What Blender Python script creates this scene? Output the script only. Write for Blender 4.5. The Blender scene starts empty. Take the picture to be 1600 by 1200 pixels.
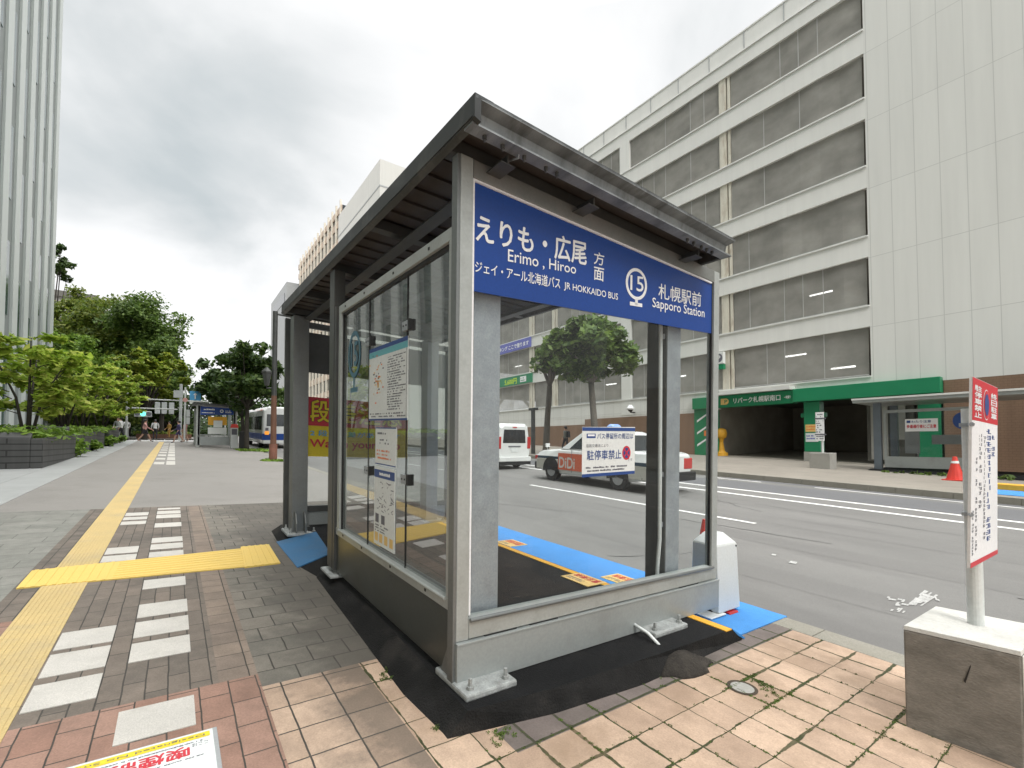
import bpy, math, random
import numpy as np
from mathutils import Vector, Matrix
random.seed(7); rng = np.random.default_rng(7)
SC = bpy.context.scene; COL = SC.collection
# ---------------------------------------------------------------- camera
F, CY, YAW, PITCH, CAMH = 723.37, 669.593, 0.630931, 0.031324, 1.43
A, B = 0.033553, 0.0370165            # the pavement climbs along +X and falls towards the road (-Y)
fw = Vector((math.cos(PITCH)*math.cos(YAW), -math.cos(PITCH)*math.sin(YAW), math.sin(PITCH)))
rt = fw.cross(Vector((0, 0, 1))).normalized(); up = rt.cross(fw)
cd = bpy.data.cameras.new('camera'); cam = bpy.data.objects.new('camera', cd); COL.objects.link(cam)
cam.matrix_world = Matrix(((rt.x, up.x, -fw.x, 0), (rt.y, up.y, -fw.y, 0), (rt.z, up.z, -fw.z, CAMH), (0, 0, 0, 1)))
cd.sensor_width = 36; cd.lens = 36*F/1600; cd.shift_y = (CY-600)/1600; cd.clip_start = .05; cd.clip_end = 2000
SC.camera = cam
# ---------------------------------------------------------------- sky, sun, exposure
SUN_EL, SUN_AZ = math.radians(48), math.radians(163)      # azimuth of the sun in the XY plane, counter-clockwise from +X
w = bpy.data.worlds.new('World'); SC.world = w; w.use_nodes = True
nt = w.node_tree; nt.nodes.clear()
def N(t, **k):
    n = nt.nodes.new(t)
    for a, b in k.items():
        if a == 'inp':
            for i, v in b.items(): n.inputs[i].default_value = v
        else: setattr(n, a, b)
    return n
def L(a, b): nt.links.new(a, b)
sky = N('ShaderNodeTexSky', sky_type='NISHITA', sun_disc=False, sun_elevation=SUN_EL, sun_rotation=math.radians(90)-SUN_AZ)
tc = N('ShaderNodeTexCoord'); sep = N('ShaderNodeSeparateXYZ'); L(tc.outputs['Generated'], sep.inputs[0])
zc = N('ShaderNodeMath', operation='MAXIMUM', inp={1: 0.0}); L(sep.outputs['Z'], zc.inputs[0])
zp = N('ShaderNodeMath', operation='ADD', inp={1: .22}); L(zc.outputs[0], zp.inputs[0])
dx = N('ShaderNodeMath', operation='DIVIDE'); L(sep.outputs['X'], dx.inputs[0]); L(zp.outputs[0], dx.inputs[1])
dy = N('ShaderNodeMath', operation='DIVIDE'); L(sep.outputs['Y'], dy.inputs[0]); L(zp.outputs[0], dy.inputs[1])
cmb = N('ShaderNodeCombineXYZ'); L(dx.outputs[0], cmb.inputs[0]); L(dy.outputs[0], cmb.inputs[1]); mpv = N('ShaderNodeVectorMath', operation='ADD', inp={1: (3.1, 1.2, 0)}); L(cmb.outputs[0], mpv.inputs[0])
no = N('ShaderNodeTexNoise', inp={'Scale': 1.05, 'Detail': 9, 'Roughness': .5, 'Distortion': .35}); L(mpv.outputs[0], no.inputs['Vector'])
no2 = N('ShaderNodeTexNoise', inp={'Scale': .55, 'Detail': 4, 'Roughness': .5}); L(mpv.outputs[0], no2.inputs['Vector'])
am = N('ShaderNodeMath', operation='MULTIPLY_ADD', inp={1: .55}); L(no2.outputs[0], am.inputs[0]); L(no.outputs[0], am.inputs[2])
cr = N('ShaderNodeValToRGB'); L(am.outputs[0], cr.inputs[0])
e = cr.color_ramp.elements
e[0].position = .58; e[0].color = (.36, .39, .40, 1); e[1].position = .80; e[1].color = (.64, .64, .64, 1)
m1 = e.new(.66); m1.color = (.445, .463, .468, 1); m2 = e.new(.725); m2.color = (.55, .558, .56, 1)
# an overcast sky is brighter overhead than at the horizon
gz = N('ShaderNodeMapRange', inp={1: .69, 2: .97, 3: 1.0, 4: 6.0}); L(zc.outputs[0], gz.inputs[0])
cl = N('ShaderNodeVectorMath', operation='SCALE'); L(cr.outputs[0], cl.inputs[0]); L(gz.outputs[0], cl.inputs['Scale'])
c10 = N('ShaderNodeVectorMath', operation='SCALE', inp={'Scale': 10.0}); L(cl.outputs[0], c10.inputs[0])
mx = N('ShaderNodeMix', data_type='RGBA', inp={0: .96}); L(sky.outputs[0], mx.inputs[6]); L(c10.outputs[0], mx.inputs[7])
bg = N('ShaderNodeBackground', inp={'Strength': .1}); L(mx.outputs[2], bg.inputs[0])
ow = N('ShaderNodeOutputWorld'); L(bg.outputs[0], ow.inputs[0])
sd = bpy.data.lights.new('sun', 'SUN'); sd.energy = 1.4; sd.angle = math.radians(24); sd.color = (1, .98, .95)
so = bpy.data.objects.new('sun', sd); COL.objects.link(so); so.location = (0, 0, 60)
sv = Vector((math.cos(SUN_EL)*math.cos(SUN_AZ), math.cos(SUN_EL)*math.sin(SUN_AZ), math.sin(SUN_EL)))
so.rotation_euler = sv.to_track_quat('Z', 'Y').to_euler()
vs = SC.view_settings; vs.view_transform = 'Standard'; vs.look = 'None'; vs.exposure = 0.78; vs.gamma = 1
# ---------------------------------------------------------------- measuring helpers: a point of the photograph -> a place in the world
def ray(px, py): return fw + rt*((px-800)/F) - up*((py-CY)/F)
def plane(px, py, a, b, c):
    d = ray(px, py); t = (CAMH-c)/(a*d.x+b*d.y-d.z); return d*t+Vector((0, 0, CAMH))
def G(px, py, dz=0): return plane(px, py, A, B, dz)                 # on the near pavement
def RDP(px, py): return plane(px, py, A, -.01, -.2936)              # on the road
def FP(px, py): return plane(px, py, A, 0, .02)                     # on the far pavement
def atY(px, py, Y): d = ray(px, py); return d*(Y/d.y)+Vector((0, 0, CAMH))
def atX(px, py, X): d = ray(px, py); return d*(X/d.x)+Vector((0, 0, CAMH))
def dep(px, py, de): return ray(px, py)*de+Vector((0, 0, CAMH))
def gz_(x, y): return A*x+B*y
def rz_(x, y): return A*x-.01*y-.2936
# ---------------------------------------------------------------- materials
def new_mat(name):
    m = bpy.data.materials.new(name); m.use_nodes = True; t = m.node_tree; t.nodes.clear()
    o = t.nodes.new('ShaderNodeOutputMaterial'); return m, t, o
class NT:
    def __init__(s, t): s.t = t
    def n(s, ty, inp=None, **k):
        n = s.t.nodes.new(ty)
        for a, b in k.items(): setattr(n, a, b)
        for i, v in (inp or {}).items():
            if hasattr(v, 'is_output') or isinstance(v, bpy.types.NodeSocket): s.t.links.new(v, n.inputs[i])
            else: n.inputs[i].default_value = v
        return n
def c4(c): return (c[0], c[1], c[2], 1)
def mul(c, k): return tuple(max(0, x*k) for x in c)
def M(name, col, rough=.6, metal=0., var=.14, scale=1.2, fine=.06, fscale=60, bump=0., bscale=60, spec=.5, stain=None, stain_scale=2., stain_amt=.5, stretch=(1, 1, 1), emit=0, coat=0):
    m, t, o = new_mat(name); g = NT(t)
    tx = g.n('ShaderNodeTexCoord'); mp = g.n('ShaderNodeMapping', {0: tx.outputs['Object'], 3: stretch})
    n1 = g.n('ShaderNodeTexNoise', {'Vector': mp.outputs[0], 'Scale': scale, 'Detail': 5, 'Roughness': .6})
    n2 = g.n('ShaderNodeTexNoise', {'Vector': mp.outputs[0], 'Scale': fscale, 'Detail': 3, 'Roughness': .6})
    r1 = g.n('ShaderNodeMapRange', {0: n1.outputs[0], 1: .3, 2: .7, 3: 1-var, 4: 1+var})
    r2 = g.n('ShaderNodeMapRange', {0: n2.outputs[0], 1: .3, 2: .7, 3: 1-fine, 4: 1+fine})
    mm = g.n('ShaderNodeMath', {0: r1.outputs[0], 1: r2.outputs[0]}, operation='MULTIPLY')
    cc = g.n('ShaderNodeVectorMath', {0: col, 'Scale': mm.outputs[0]}, operation='SCALE')
    out = cc.outputs[0]
    if stain:
        n3 = g.n('ShaderNodeTexNoise', {'Vector': mp.outputs[0], 'Scale': stain_scale, 'Detail': 6, 'Roughness': .65})
        r3 = g.n('ShaderNodeMapRange', {0: n3.outputs[0], 1: .5, 2: .72, 3: 0, 4: stain_amt})
        out = g.n('ShaderNodeMix', {0: r3.outputs[0], 6: out, 7: c4(stain)}, data_type='RGBA').outputs[2]
    rr = g.n('ShaderNodeMapRange', {0: n1.outputs[0], 1: .3, 2: .7, 3: max(0, rough-.08), 4: min(1, rough+.08)})
    p = g.n('ShaderNodeBsdfPrincipled', {'Base Color': out, 'Roughness': rr.outputs[0], 'Metallic': metal, 'Specular IOR Level': spec, 'Coat Weight': coat})
    if bump:
        nb = g.n('ShaderNodeTexNoise', {'Vector': mp.outputs[0], 'Scale': bscale, 'Detail': 4})
        b = g.n('ShaderNodeBump', {'Height': nb.outputs[0], 'Strength': bump, 'Distance': .01}); t.links.new(b.outputs[0], p.inputs['Normal'])
    if emit: p.inputs['Emission Color'].default_value = c4(col); p.inputs['Emission Strength'].default_value = emit
    t.links.new(p.outputs[0], o.inputs[0]); return m
def paver(name, c1, c2, mortar, bw, bh, ms=.006, off=.5, rot=0., dirt=(.09, .08, .07), dirt_amt=.6, dscale=1.3, rough=.75, shift=(0, 0, 0), wob=.0014, spot=.25, stainy=False, mossy=False):
    m, t, o = new_mat(name); g = NT(t)
    tx = g.n('ShaderNodeTexCoord')
    wn = g.n('ShaderNodeTexNoise', {'Vector': tx.outputs['Object'], 'Scale': 9, 'Detail': 2})
    ws = g.n('ShaderNodeVectorMath', {0: wn.outputs['Color'], 1: (.5, .5, .5)}, operation='SUBTRACT')
    wv = g.n('ShaderNodeVectorMath', {0: ws.outputs[0], 1: (wob*6, wob*6, 0), 2: tx.outputs['Object']}, operation='MULTIPLY_ADD')
    mp = g.n('ShaderNodeMapping', {0: wv.outputs[0], 1: shift, 2: (0, 0, rot)})
    br = g.n('ShaderNodeTexBrick', {'Vector': mp.outputs[0], 'Color1': c4(c1), 'Color2': c4(c2), 'Mortar': c4(mortar), 'Scale': 1, 'Mortar Size': ms, 'Mortar Smooth': .35, 'Bias': 0, 'Brick Width': bw, 'Row Height': bh}, offset=off, squash=1)
    if mossy:
        n6 = g.n('ShaderNodeTexNoise', {'Vector': tx.outputs['Object'], 'Scale': 2.1, 'Detail': 5, 'Roughness': .7}); r6 = g.n('ShaderNodeMapRange', {0: n6.outputs[0], 1: .47, 2: .6, 3: .0035, 4: .0135}); t.links.new(r6.outputs[0], br.inputs['Mortar Size'])
    n1 = g.n('ShaderNodeTexNoise', {'Vector': tx.outputs['Object'], 'Scale': dscale, 'Detail': 7, 'Roughness': .65})
    n2 = g.n('ShaderNodeTexNoise', {'Vector': tx.outputs['Object'], 'Scale': 110, 'Detail': 3, 'Roughness': .7})
    n4 = g.n('ShaderNodeTexNoise', {'Vector': tx.outputs['Object'], 'Scale': 6.5, 'Detail': 5, 'Roughness': .6})
    r2 = g.n('ShaderNodeMapRange', {0: n2.outputs[0], 1: .3, 2: .7, 3: 1-spot*.6, 4: 1+spot*.6})
    r4 = g.n('ShaderNodeMapRange', {0: n4.outputs[0], 1: .3, 2: .7, 3: .84, 4: 1.14})
    mm = g.n('ShaderNodeMath', {0: r2.outputs[0], 1: r4.outputs[0]}, operation='MULTIPLY')
    cs = g.n('ShaderNodeVectorMath', {0: br.outputs['Color'], 'Scale': mm.outputs[0]}, operation='SCALE')
    r1 = g.n('ShaderNodeMapRange', {0: n1.outputs[0], 1: .48, 2: .72, 3: 0, 4: dirt_amt})
    mx_ = g.n('ShaderNodeMix', {0: r1.outputs[0], 6: cs.outputs[0], 7: c4(dirt)}, data_type='RGBA')
    if stainy:          # bitumen tracked out from the plinth
        sx = g.n('ShaderNodeSeparateXYZ', {0: tx.outputs['Object']}); n5 = g.n('ShaderNodeTexNoise', {'Vector': tx.outputs['Object'], 'Scale': 3.2, 'Detail': 6, 'Roughness': .65})
        a5 = g.n('ShaderNodeMath', {0: n5.outputs[0], 1: -1.1, 2: sx.outputs[1]}, operation='MULTIPLY_ADD'); r5 = g.n('ShaderNodeMapRange', {0: a5.outputs[0], 1: -1.14, 2: -1.40, 3: 0, 4: .62})
        mx_ = g.n('ShaderNodeMix', {0: r5.outputs[0], 6: mx_.outputs[2], 7: (.082, .073, .062, 1)}, data_type='RGBA')
    p = g.n('ShaderNodeBsdfPrincipled', {'Base Color': mx_.outputs[2], 'Roughness': rough, 'Specular IOR Level': .35})
    hh = g.n('ShaderNodeMath', {0: n2.outputs[0], 1: .12}, operation='MULTIPLY')
    h2 = g.n('ShaderNodeMath', {0: hh.outputs[0], 1: br.outputs['Fac']}, operation='SUBTRACT')
    b = g.n('ShaderNodeBump', {'Height': h2.outputs[0], 'Strength': .6, 'Distance': .005, 'Normal': p.inputs['Normal'].default_value[:] if False else (0, 0, 0)}) if False else g.n('ShaderNodeBump', {'Height': h2.outputs[0], 'Strength': .6, 'Distance': .005})
    t.links.new(b.outputs[0], p.inputs['Normal']); t.links.new(p.outputs[0], o.inputs[0]); return m
def leafmat(name, c1, c2, c3, trans=.25, nscale=.5):
    m, t, o = new_mat(name); g = NT(t)
    ge = g.n('ShaderNodeNewGeometry'); tx = g.n('ShaderNodeTexCoord')
    r = g.n('ShaderNodeValToRGB', {0: ge.outputs['Random Per Island']}); el = r.color_ramp.elements
    el[0].color = c4(c1); el[1].color = c4(c3); q = el.new(.55); q.color = c4(c2)
    no_ = g.n('ShaderNodeTexNoise', {'Vector': tx.outputs['Object'], 'Scale': nscale, 'Detail': 3})
    k = g.n('ShaderNodeMapRange', {0: no_.outputs[0], 1: .3, 2: .7, 3: .7, 4: 1.3})
    cs = g.n('ShaderNodeVectorMath', {0: r.outputs[0], 'Scale': k.outputs[0]}, operation='SCALE')
    p = g.n('ShaderNodeBsdfPrincipled', {'Base Color': cs.outputs[0], 'Roughness': .55, 'Specular IOR Level': .3})
    tr = g.n('ShaderNodeBsdfTranslucent', {0: cs.outputs[0]})
    mx_ = g.n('ShaderNodeMixShader', {0: trans, 1: p.outputs[0], 2: tr.outputs[0]})
    t.links.new(mx_.outputs[0], o.inputs[0]); return m
def glassmat(name, tint=(.93, .95, .95), ior=1.45, dirt=.03, dcol=(.5, .5, .5), rough=0.02):
    m, t, o = new_mat(name); g = NT(t)
    tx = g.n('ShaderNodeTexCoord')
    tr = g.n('ShaderNodeBsdfTransparent', {0: c4(tint)}); gl = g.n('ShaderNodeBsdfGlossy', {0: (1, 1, 1, 1), 'Roughness': rough})
    nb = g.n('ShaderNodeTexNoise', {'Vector': tx.outputs['Object'], 'Scale': 1.6, 'Detail': 1})
    bp = g.n('ShaderNodeBump', {'Height': nb.outputs[0], 'Strength': .05, 'Distance': .02}); t.links.new(bp.outputs[0], gl.inputs['Normal'])
    fr = g.n('ShaderNodeFresnel', {0: ior}); ge = g.n('ShaderNodeNewGeometry')
    ff_ = g.n('ShaderNodeMath', {0: 1.0, 1: ge.outputs['Backfacing']}, operation='SUBTRACT'); fm = g.n('ShaderNodeMath', {0: fr.outputs[0], 1: ff_.outputs[0]}, operation='MULTIPLY')
    mx_ = g.n('ShaderNodeMixShader', {0: fm.outputs[0], 1: tr.outputs[0], 2: gl.outputs[0]})
    nd = g.n('ShaderNodeTexNoise', {'Vector': tx.outputs['Object'], 'Scale': 3, 'Detail': 6, 'Roughness': .7})
    rd = g.n('ShaderNodeMapRange', {0: nd.outputs[0], 1: .35, 2: .75, 3: dirt*.3, 4: dirt*2})
    df = g.n('ShaderNodeBsdfDiffuse', {0: c4(dcol)}); m2_ = g.n('ShaderNodeMixShader', {0: rd.outputs[0], 1: mx_.outputs[0], 2: df.outputs[0]})
    t.links.new(m2_.outputs[0], o.inputs[0]); return m
def netmat(name, col, dens):
    m, t, o = new_mat(name); g = NT(t); tx = g.n('ShaderNodeTexCoord')
    n1 = g.n('ShaderNodeTexNoise', {'Vector': tx.outputs['Object'], 'Scale': .7, 'Detail': 6, 'Roughness': .6})
    r1 = g.n('ShaderNodeMapRange', {0: n1.outputs[0], 1: .3, 2: .75, 3: dens-.14, 4: dens+.16})
    mp = g.n('ShaderNodeMapping', {0: tx.outputs['Object'], 3: (.45, 1, .9)})
    n2 = g.n('ShaderNodeTexNoise', {'Vector': mp.outputs[0], 'Scale': 1.1, 'Detail': 5})
    r2 = g.n('ShaderNodeMapRange', {0: n2.outputs[0], 1: .3, 2: .7, 3: .84, 4: 1.16})
    cs = g.n('ShaderNodeVectorMath', {0: col, 'Scale': r2.outputs[0]}, operation='SCALE')
    tr = g.n('ShaderNodeBsdfTransparent'); df = g.n('ShaderNodeBsdfDiffuse', {0: cs.outputs[0]})
    mx_ = g.n('ShaderNodeMixShader', {0: r1.outputs[0], 1: tr.outputs[0], 2: df.outputs[0]})
    t.links.new(mx_.outputs[0], o.inputs[0]); return m
def panelmat(name, col, pw, ph, line=.012, dark=.72, rough=.5, streak=.1, vertical=False, off=0.):
    """cladding: thin joint lines on the XZ plane and rain streaks"""
    m, t, o = new_mat(name); g = NT(t); tx = g.n('ShaderNodeTexCoord')
    sx = g.n('ShaderNodeSeparateXYZ', {0: tx.outputs['Object']})
    ad = g.n('ShaderNodeMath', {0: sx.outputs[0], 1: sx.outputs[1]}, operation='ADD')
    cv = g.n('ShaderNodeCombineXYZ', {0: ad.outputs[0], 1: sx.outputs[2], 2: 0.})
    br = g.n('ShaderNodeTexBrick', {'Vector': cv.outputs[0], 'Color1': c4(col), 'Color2': c4(mul(col, .965)), 'Mortar': c4(mul(col, dark)), 'Scale': 1, 'Mortar Size': line, 'Mortar Smooth': .2, 'Brick Width': pw, 'Row Height': ph}, offset=off, squash=1)
    mp = g.n('ShaderNodeMapping', {0: tx.outputs['Object'], 3: (1.6, 1.6, .12)})
    n1 = g.n('ShaderNodeTexNoise', {'Vector': mp.outputs[0], 'Scale': 1.2, 'Detail': 6, 'Roughness': .6})
    r1 = g.n('ShaderNodeMapRange', {0: n1.outputs[0], 1: .3, 2: .7, 3: 1+streak*.5, 4: 1-streak})
    cs = g.n('ShaderNodeVectorMath', {0: br.outputs['Color'], 'Scale': r1.outputs[0]}, operation='SCALE')
    p = g.n('ShaderNodeBsdfPrincipled', {'Base Color': cs.outputs[0], 'Roughness': rough, 'Specular IOR Level': .3})
    t.links.new(p.outputs[0], o.inputs[0]); return m
MT = {}
MT['alu'] = M('brushed aluminium', (.40, .42, .40), .42, .3, .08, 2, bump=.02, stain=(.22, .22, .2), stain_amt=.35, stain_scale=6)
MT['alu_d'] = M('weathered aluminium', (.21, .22, .215), .45, .6, .12, 2, stain=(.12, .12, .11), stain_amt=.5)
MT['panel_shade'] = M('shaded grey panel', (.085, .092, .085), .32, .5, .1, 1.5, stain=(.06, .06, .05), stain_amt=.4)  # shade and dark reflections of the walkway side are put into this base colour
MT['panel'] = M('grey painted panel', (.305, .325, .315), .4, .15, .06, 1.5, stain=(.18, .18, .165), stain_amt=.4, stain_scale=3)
MT['galv'] = M('galvanised steel', (.36, .38, .40), .5, .45, .12, 9, .1, 90, stain=(.5, .52, .53), stain_amt=.4, stain_scale=14)
MT['galv_w'] = M('zinc crusted steel', (.34, .355, .345), .7, .15, .25, 14, .15, 120, bump=.5, bscale=45, stain=(.2, .19, .17), stain_amt=.5, stain_scale=18)
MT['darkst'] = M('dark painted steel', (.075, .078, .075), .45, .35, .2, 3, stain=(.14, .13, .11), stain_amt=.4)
MT['roofst'] = M('dark roof steel', (.055, .057, .055), .5, .4, .25, 3, stain=(.16, .155, .14), stain_amt=.5, stain_scale=5)
MT['gutter'] = M('weathered gutter steel', (.25, .265, .265), .5, .5, .3, 2.5, stain=(.08, .08, .075), stain_amt=.7, stain_scale=3.5, stretch=(1, 3, 1))
MT['deck'] = M('roof deck underside', (.06, .051, .044), .7, .1, .25, 2, stain=(.025, .022, .02), stain_amt=.6)
MT['glass'] = glassmat('shelter glass', tint=(.95, .965, .965), ior=1.3, dirt=.01)
MT['glass_s'] = glassmat('side glass', tint=(.74, .77, .76), ior=3.6, dirt=.035)
MT['dglass'] = M('dark window glass', (.02, .025, .028), .06, 0, .2, 2, spec=.8)
MT['blue'] = M('sign blue', (.008, .05, .25), .4, 0, .06, 1.2, spec=.35)
MT['white'] = M('white vinyl', (.8, .8, .8), .45, 0, .03)
MT['paper'] = M('notice paper', (.68, .70, .68), .5, 0, .04)
MT['navy'] = M('navy print', (.02, .06, .22), .5, 0, .05)
MT['teal'] = M('teal print', (.12, .38, .42), .5, 0, .05)
MT['red'] = M('red print', (.55, .025, .04), .45, 0, .06)
MT['yellow'] = M('yellow print', (.72, .56, .02), .5, 0, .06)
MT['orange'] = M('orange print', (.75, .2, .05), .5, 0, .06)
MT['ink'] = M('grey ink', (.12, .12, .14), .6, 0, .1)
MT['black'] = M('black rubber', (.012, .012, .012), .55, 0, .2)
MT['bitumen'] = M('bitumen', (.014, .014, .0145), .75, 0, .3, 3, .2, 150, bump=.7, bscale=120, spec=.12, stain=(.03, .029, .027), stain_amt=.5, stain_scale=4)
MT['bituslope'] = M('bitumen slope', (.017, .0165, .016), .8, 0, .4, 5, .25, 130, bump=.8, bscale=100, spec=.12, stain=(.06, .053, .046), stain_amt=.5, stain_scale=2.4)
MT['bluepaint'] = M('blue floor paint', (.05, .25, .60), .6, 0, .1, 2, .12, 120, bump=.4, bscale=110, stain=(.03, .13, .30), stain_amt=.4)
MT['bluedull'] = M('worn blue floor paint', (.03, .13, .27), .6, 0, .15, 3, .12, 120, bump=.4, bscale=110, stain=(.05, .09, .13), stain_amt=.4)
MT['yelpaint'] = M('yellow floor paint', (.72, .37, .03), .6, 0, .1, 4, .1, 120, bump=.3, bscale=110, stain=(.35, .2, .05), stain_amt=.3)
MT['sticker'] = M('pale orange sticker', (.75, .5, .17), .6, 0, .1, 8, stain=(.5, .33, .15), stain_amt=.4)
MT['asphalt'] = M('road asphalt', (.17, .165, .155), .85, 0, .13, .35, .22, 170, bump=.35, bscale=150, stain=(.105, .10, .095), stain_amt=.55, stain_scale=.5, stretch=(.5, 1.6, 1))
MT['asph_d'] = M('newer road asphalt', (.125, .125, .128), .85, 0, .12, .5, .2, 170, bump=.3, bscale=150, stretch=(.4, 1.5, 1))
MT['walk'] = M('worn pavement asphalt', (.235, .22, .20), .85, 0, .1, .4, .2, 150, bump=.3, bscale=140, stain=(.155, .147, .133), stain_amt=.55, stain_scale=.8)
MT['fwalk'] = M('far pavement', (.24, .215, .18), .85, 0, .12, .6, .15, 60, stain=(.15, .135, .115), stain_amt=.5)
MT['kerb'] = M('kerb stone', (.25, .235, .195), .8, 0, .15, 2, .2, 90, bump=.4, bscale=80, stain=(.14, .13, .1), stain_amt=.5)
MT['granite'] = panelmat('pale granite', (.36, .365, .355), .9, .9, .008, .8)
MT['rdwhite'] = M('road marking paint', (.74, .73, .70), .7, 0, .12, 3, .15, 80, stain=(.3, .29, .27), stain_amt=.45, stain_scale=5)
MT['mortar'] = M('brown bitumen lump', (.042, .037, .032), .85, 0, .4, 6, .3, 90, bump=.9, bscale=60, spec=.15, stain=(.08, .07, .055), stain_amt=.5, stain_scale=7)
MT['rdworn'] = M('worn marking paint', (.43, .425, .405), .8, 0, .15, 8, .2, 90, stain=(.2, .195, .185), stain_amt=.7, stain_scale=22)
MT['moss'] = leafmat('moss', (.05, .09, .012), (.08, .13, .02), (.1, .13, .03), .1, 3)
MT['conc'] = M('dark concrete', (.225, .212, .188), .85, 0, .22, 3, .12, 70, bump=.3, bscale=60, stain=(.12, .11, .095), stain_amt=.7, stain_scale=4.5, stretch=(1, 1, 2))
MT['conc_l'] = M('pale concrete', (.56, .55, .51), .85, 0, .1, 4, .1, 80, bump=.3, bscale=70, stain=(.36, .35, .31), stain_amt=.5, stain_scale=5)
MT['conc_m'] = M('grey concrete', (.33, .32, .29), .85, 0, .15, 2, .1, 60, stain=(.2, .19, .17), stain_amt=.5)
MT['wpaint'] = M('white paint', (.62, .64, .62), .4, 0, .06, 3, stain=(.45, .45, .42), stain_amt=.3)
MT['plastic'] = M('white plastic', (.62, .64, .625), .4, 0, .05, 2, stain=(.5, .5, .46), stain_amt=.35)
MT['redpl'] = M('red plastic', (.6, .05, .035), .4, 0, .08, 5)
MT['tac'] = M('yellow tactile tile', (.52, .39, .17), .75, 0, .12, 1.2, .12, 90, bump=.25, bscale=80, stain=(.38, .31, .19), stain_amt=.6, stain_scale=2.5)
MT['tac_n'] = M('new yellow tactile sheet', (.70, .49, .12), .6, 0, .08, 2, .08, 90, stain=(.62, .43, .12), stain_amt=.4)
MT['wtile'] = M('white granite tile', (.50, .475, .43), .75, 0, .08, 5, .16, 160, stain=(.36, .34, .3), stain_amt=.4, stain_scale=7)
mort = (.055, .05, .042)
MT['p_dark'] = paver('dark brown pavers', (.135, .115, .095), (.19, .155, .125), mort, .30, .0985, .004, .5, 0, (.065, .058, .05), .75, 1.6)
MT['p_red'] = paver('red pavers', (.26, .15, .11), (.33, .205, .155), mort, .235, .135, .004, .5, 0, (.13, .09, .07), .65, 2.2)
MT['p_brown'] = paver('brown pavers', (.19, .15, .12), (.23, .18, .14), mort, .19, .19, .004, .0, 0, (.1, .085, .07), .6, 1.5)
MT['p_grey'] = paver('grey brown slabs', (.15, .138, .115), (.20, .178, .147), mort, .2255, .2255, .005, .5, math.pi/2, (.06, .06, .053), .8, 1.2, shift=(.055, .06, 0), stainy=True)
MT['p_slab'] = paver('grey green slabs', (.185, .185, .162), (.225, .22, .195), (.1, .098, .085), .6, .3, .004, .5, math.pi/2, (.13, .125, .11), .5, .9)
MT['p_pink'] = paver('greyed pink pavers', (.37, .265, .19), (.49, .36, .265), mort, .2255, .2255, .005, .0, 0., (.16, .13, .105), .5, 1.4, shift=(.055, .06, 0), stainy=True)
MT['p_tan'] = paver('tan pavers', (.37, .26, .186), (.53, .385, .28), (.05, .055, .022), .2255, .2255, .0065, .0, 0., (.27, .185, .12), .7, 2.3, shift=(.055, .06, 0), wob=.003, mossy=True)
MT['p_stain'] = paver('bitumen stained pavers', (.155, .13, .115), (.19, .155, .14), (.05, .055, .025), .2255, .2255, .009, .0, 0., (.1, .085, .075), .6, 3, shift=(.055, .06, 0))
MT['gwall'] = panelmat('garage cream cladding', (.675, .67, .63), .9, 3.55, .016, .76, .5, .05)
MT['gband'] = panelmat('garage cream band', (.71, .705, .665), 3.9, 9., .01, .92, .5, .05)
MT['gtrim'] = M('bright aluminium sill', (.72, .72, .69), .4, .2, .05)
MT['gcol'] = M('rust stained column', (.58, .55, .46), .7, 0, .12, 2, stain=(.23, .13, .06), stain_amt=.55, stain_scale=1.6, stretch=(2, 2, .5))
MT['net'] = netmat('grey safety net', (.33, .32, .29), .78)
MT['netseam'] = M('net seam tape', (.38, .38, .36), .8)
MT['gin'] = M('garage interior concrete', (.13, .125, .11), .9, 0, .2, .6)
MT['gdark'] = M('garage entrance wall', (.28, .255, .21), .85, 0, .2, .8)
MT['green'] = M('green fascia', (.008, .20, .085), .4, 0, .05, 1, coat=.1)
MT['btile'] = paver('brown wall tile', (.225, .145, .095), (.265, .17, .115), (.12, .085, .06), .3, .1, .006, .5, 0)
MT['btile'] = panelmat('brown wall tile', (.235, .15, .10), .22, .11, .006, .7, .45, .15, off=.5)
MT['lamp'] = M('fluorescent tube', (1, 1, .95), .5, emit=3.0)
MT['lwall'] = M('tower cladding', (.22, .245, .235), .5, 0, .08, .3, stain=(.25, .28, .265), stain_amt=.4, stretch=(1, 1, .2))
MT['lfin'] = M('tower pale fin', (.56, .60, .57), .5, 0, .05, .3)
MT['lwin'] = M('tower glass', (.085, .13, .12), .12, 0, .3, .3, spec=.8)
MT['slate'] = panelmat('dark stone planter', (.085, .085, .082), 1.4, .17, .02, .45, .7, .25, off=.5)
MT['soil'] = M('soil', (.06, .045, .03), .9)
MT['bark'] = M('grey bark', (.12, .105, .085), .9, 0, .3, 6, .2, 60, bump=.8, bscale=25, stretch=(1, 1, .25))
MT['bark_d'] = M('dark bark', (.045, .038, .03), .9, 0, .3, 6)
MT['lf_maple'] = leafmat('maple leaves', (.21, .33, .035), (.35, .47, .06), (.52, .54, .12), .5, .8)
MT['lf_dark'] = leafmat('dark green leaves', (.03, .06, .014), (.05, .095, .02), (.11, .16, .04), .3, .5)
MT['lf_park'] = leafmat('park leaves', (.055, .105, .02), (.10, .165, .03), (.19, .27, .06), .4, .3)
MT['lf_mid'] = leafmat('mid green leaves', (.08, .13, .02), (.13, .19, .03), (.22, .26, .05), .35, .3)
MT['lf_gold'] = leafmat('yellow green leaves', (.11, .18, .015), (.21, .28, .03), (.38, .40, .06), .4, .5)
MT['lf_olive'] = leafmat('olive leaves', (.085, .14, .02), (.15, .20, .03), (.25, .28, .045), .4, .3)
MT['lf_bright'] = leafmat('bright green leaves', (.11, .21, .025), (.19, .31, .04), (.28, .40, .07), .4, 1.)
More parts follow.
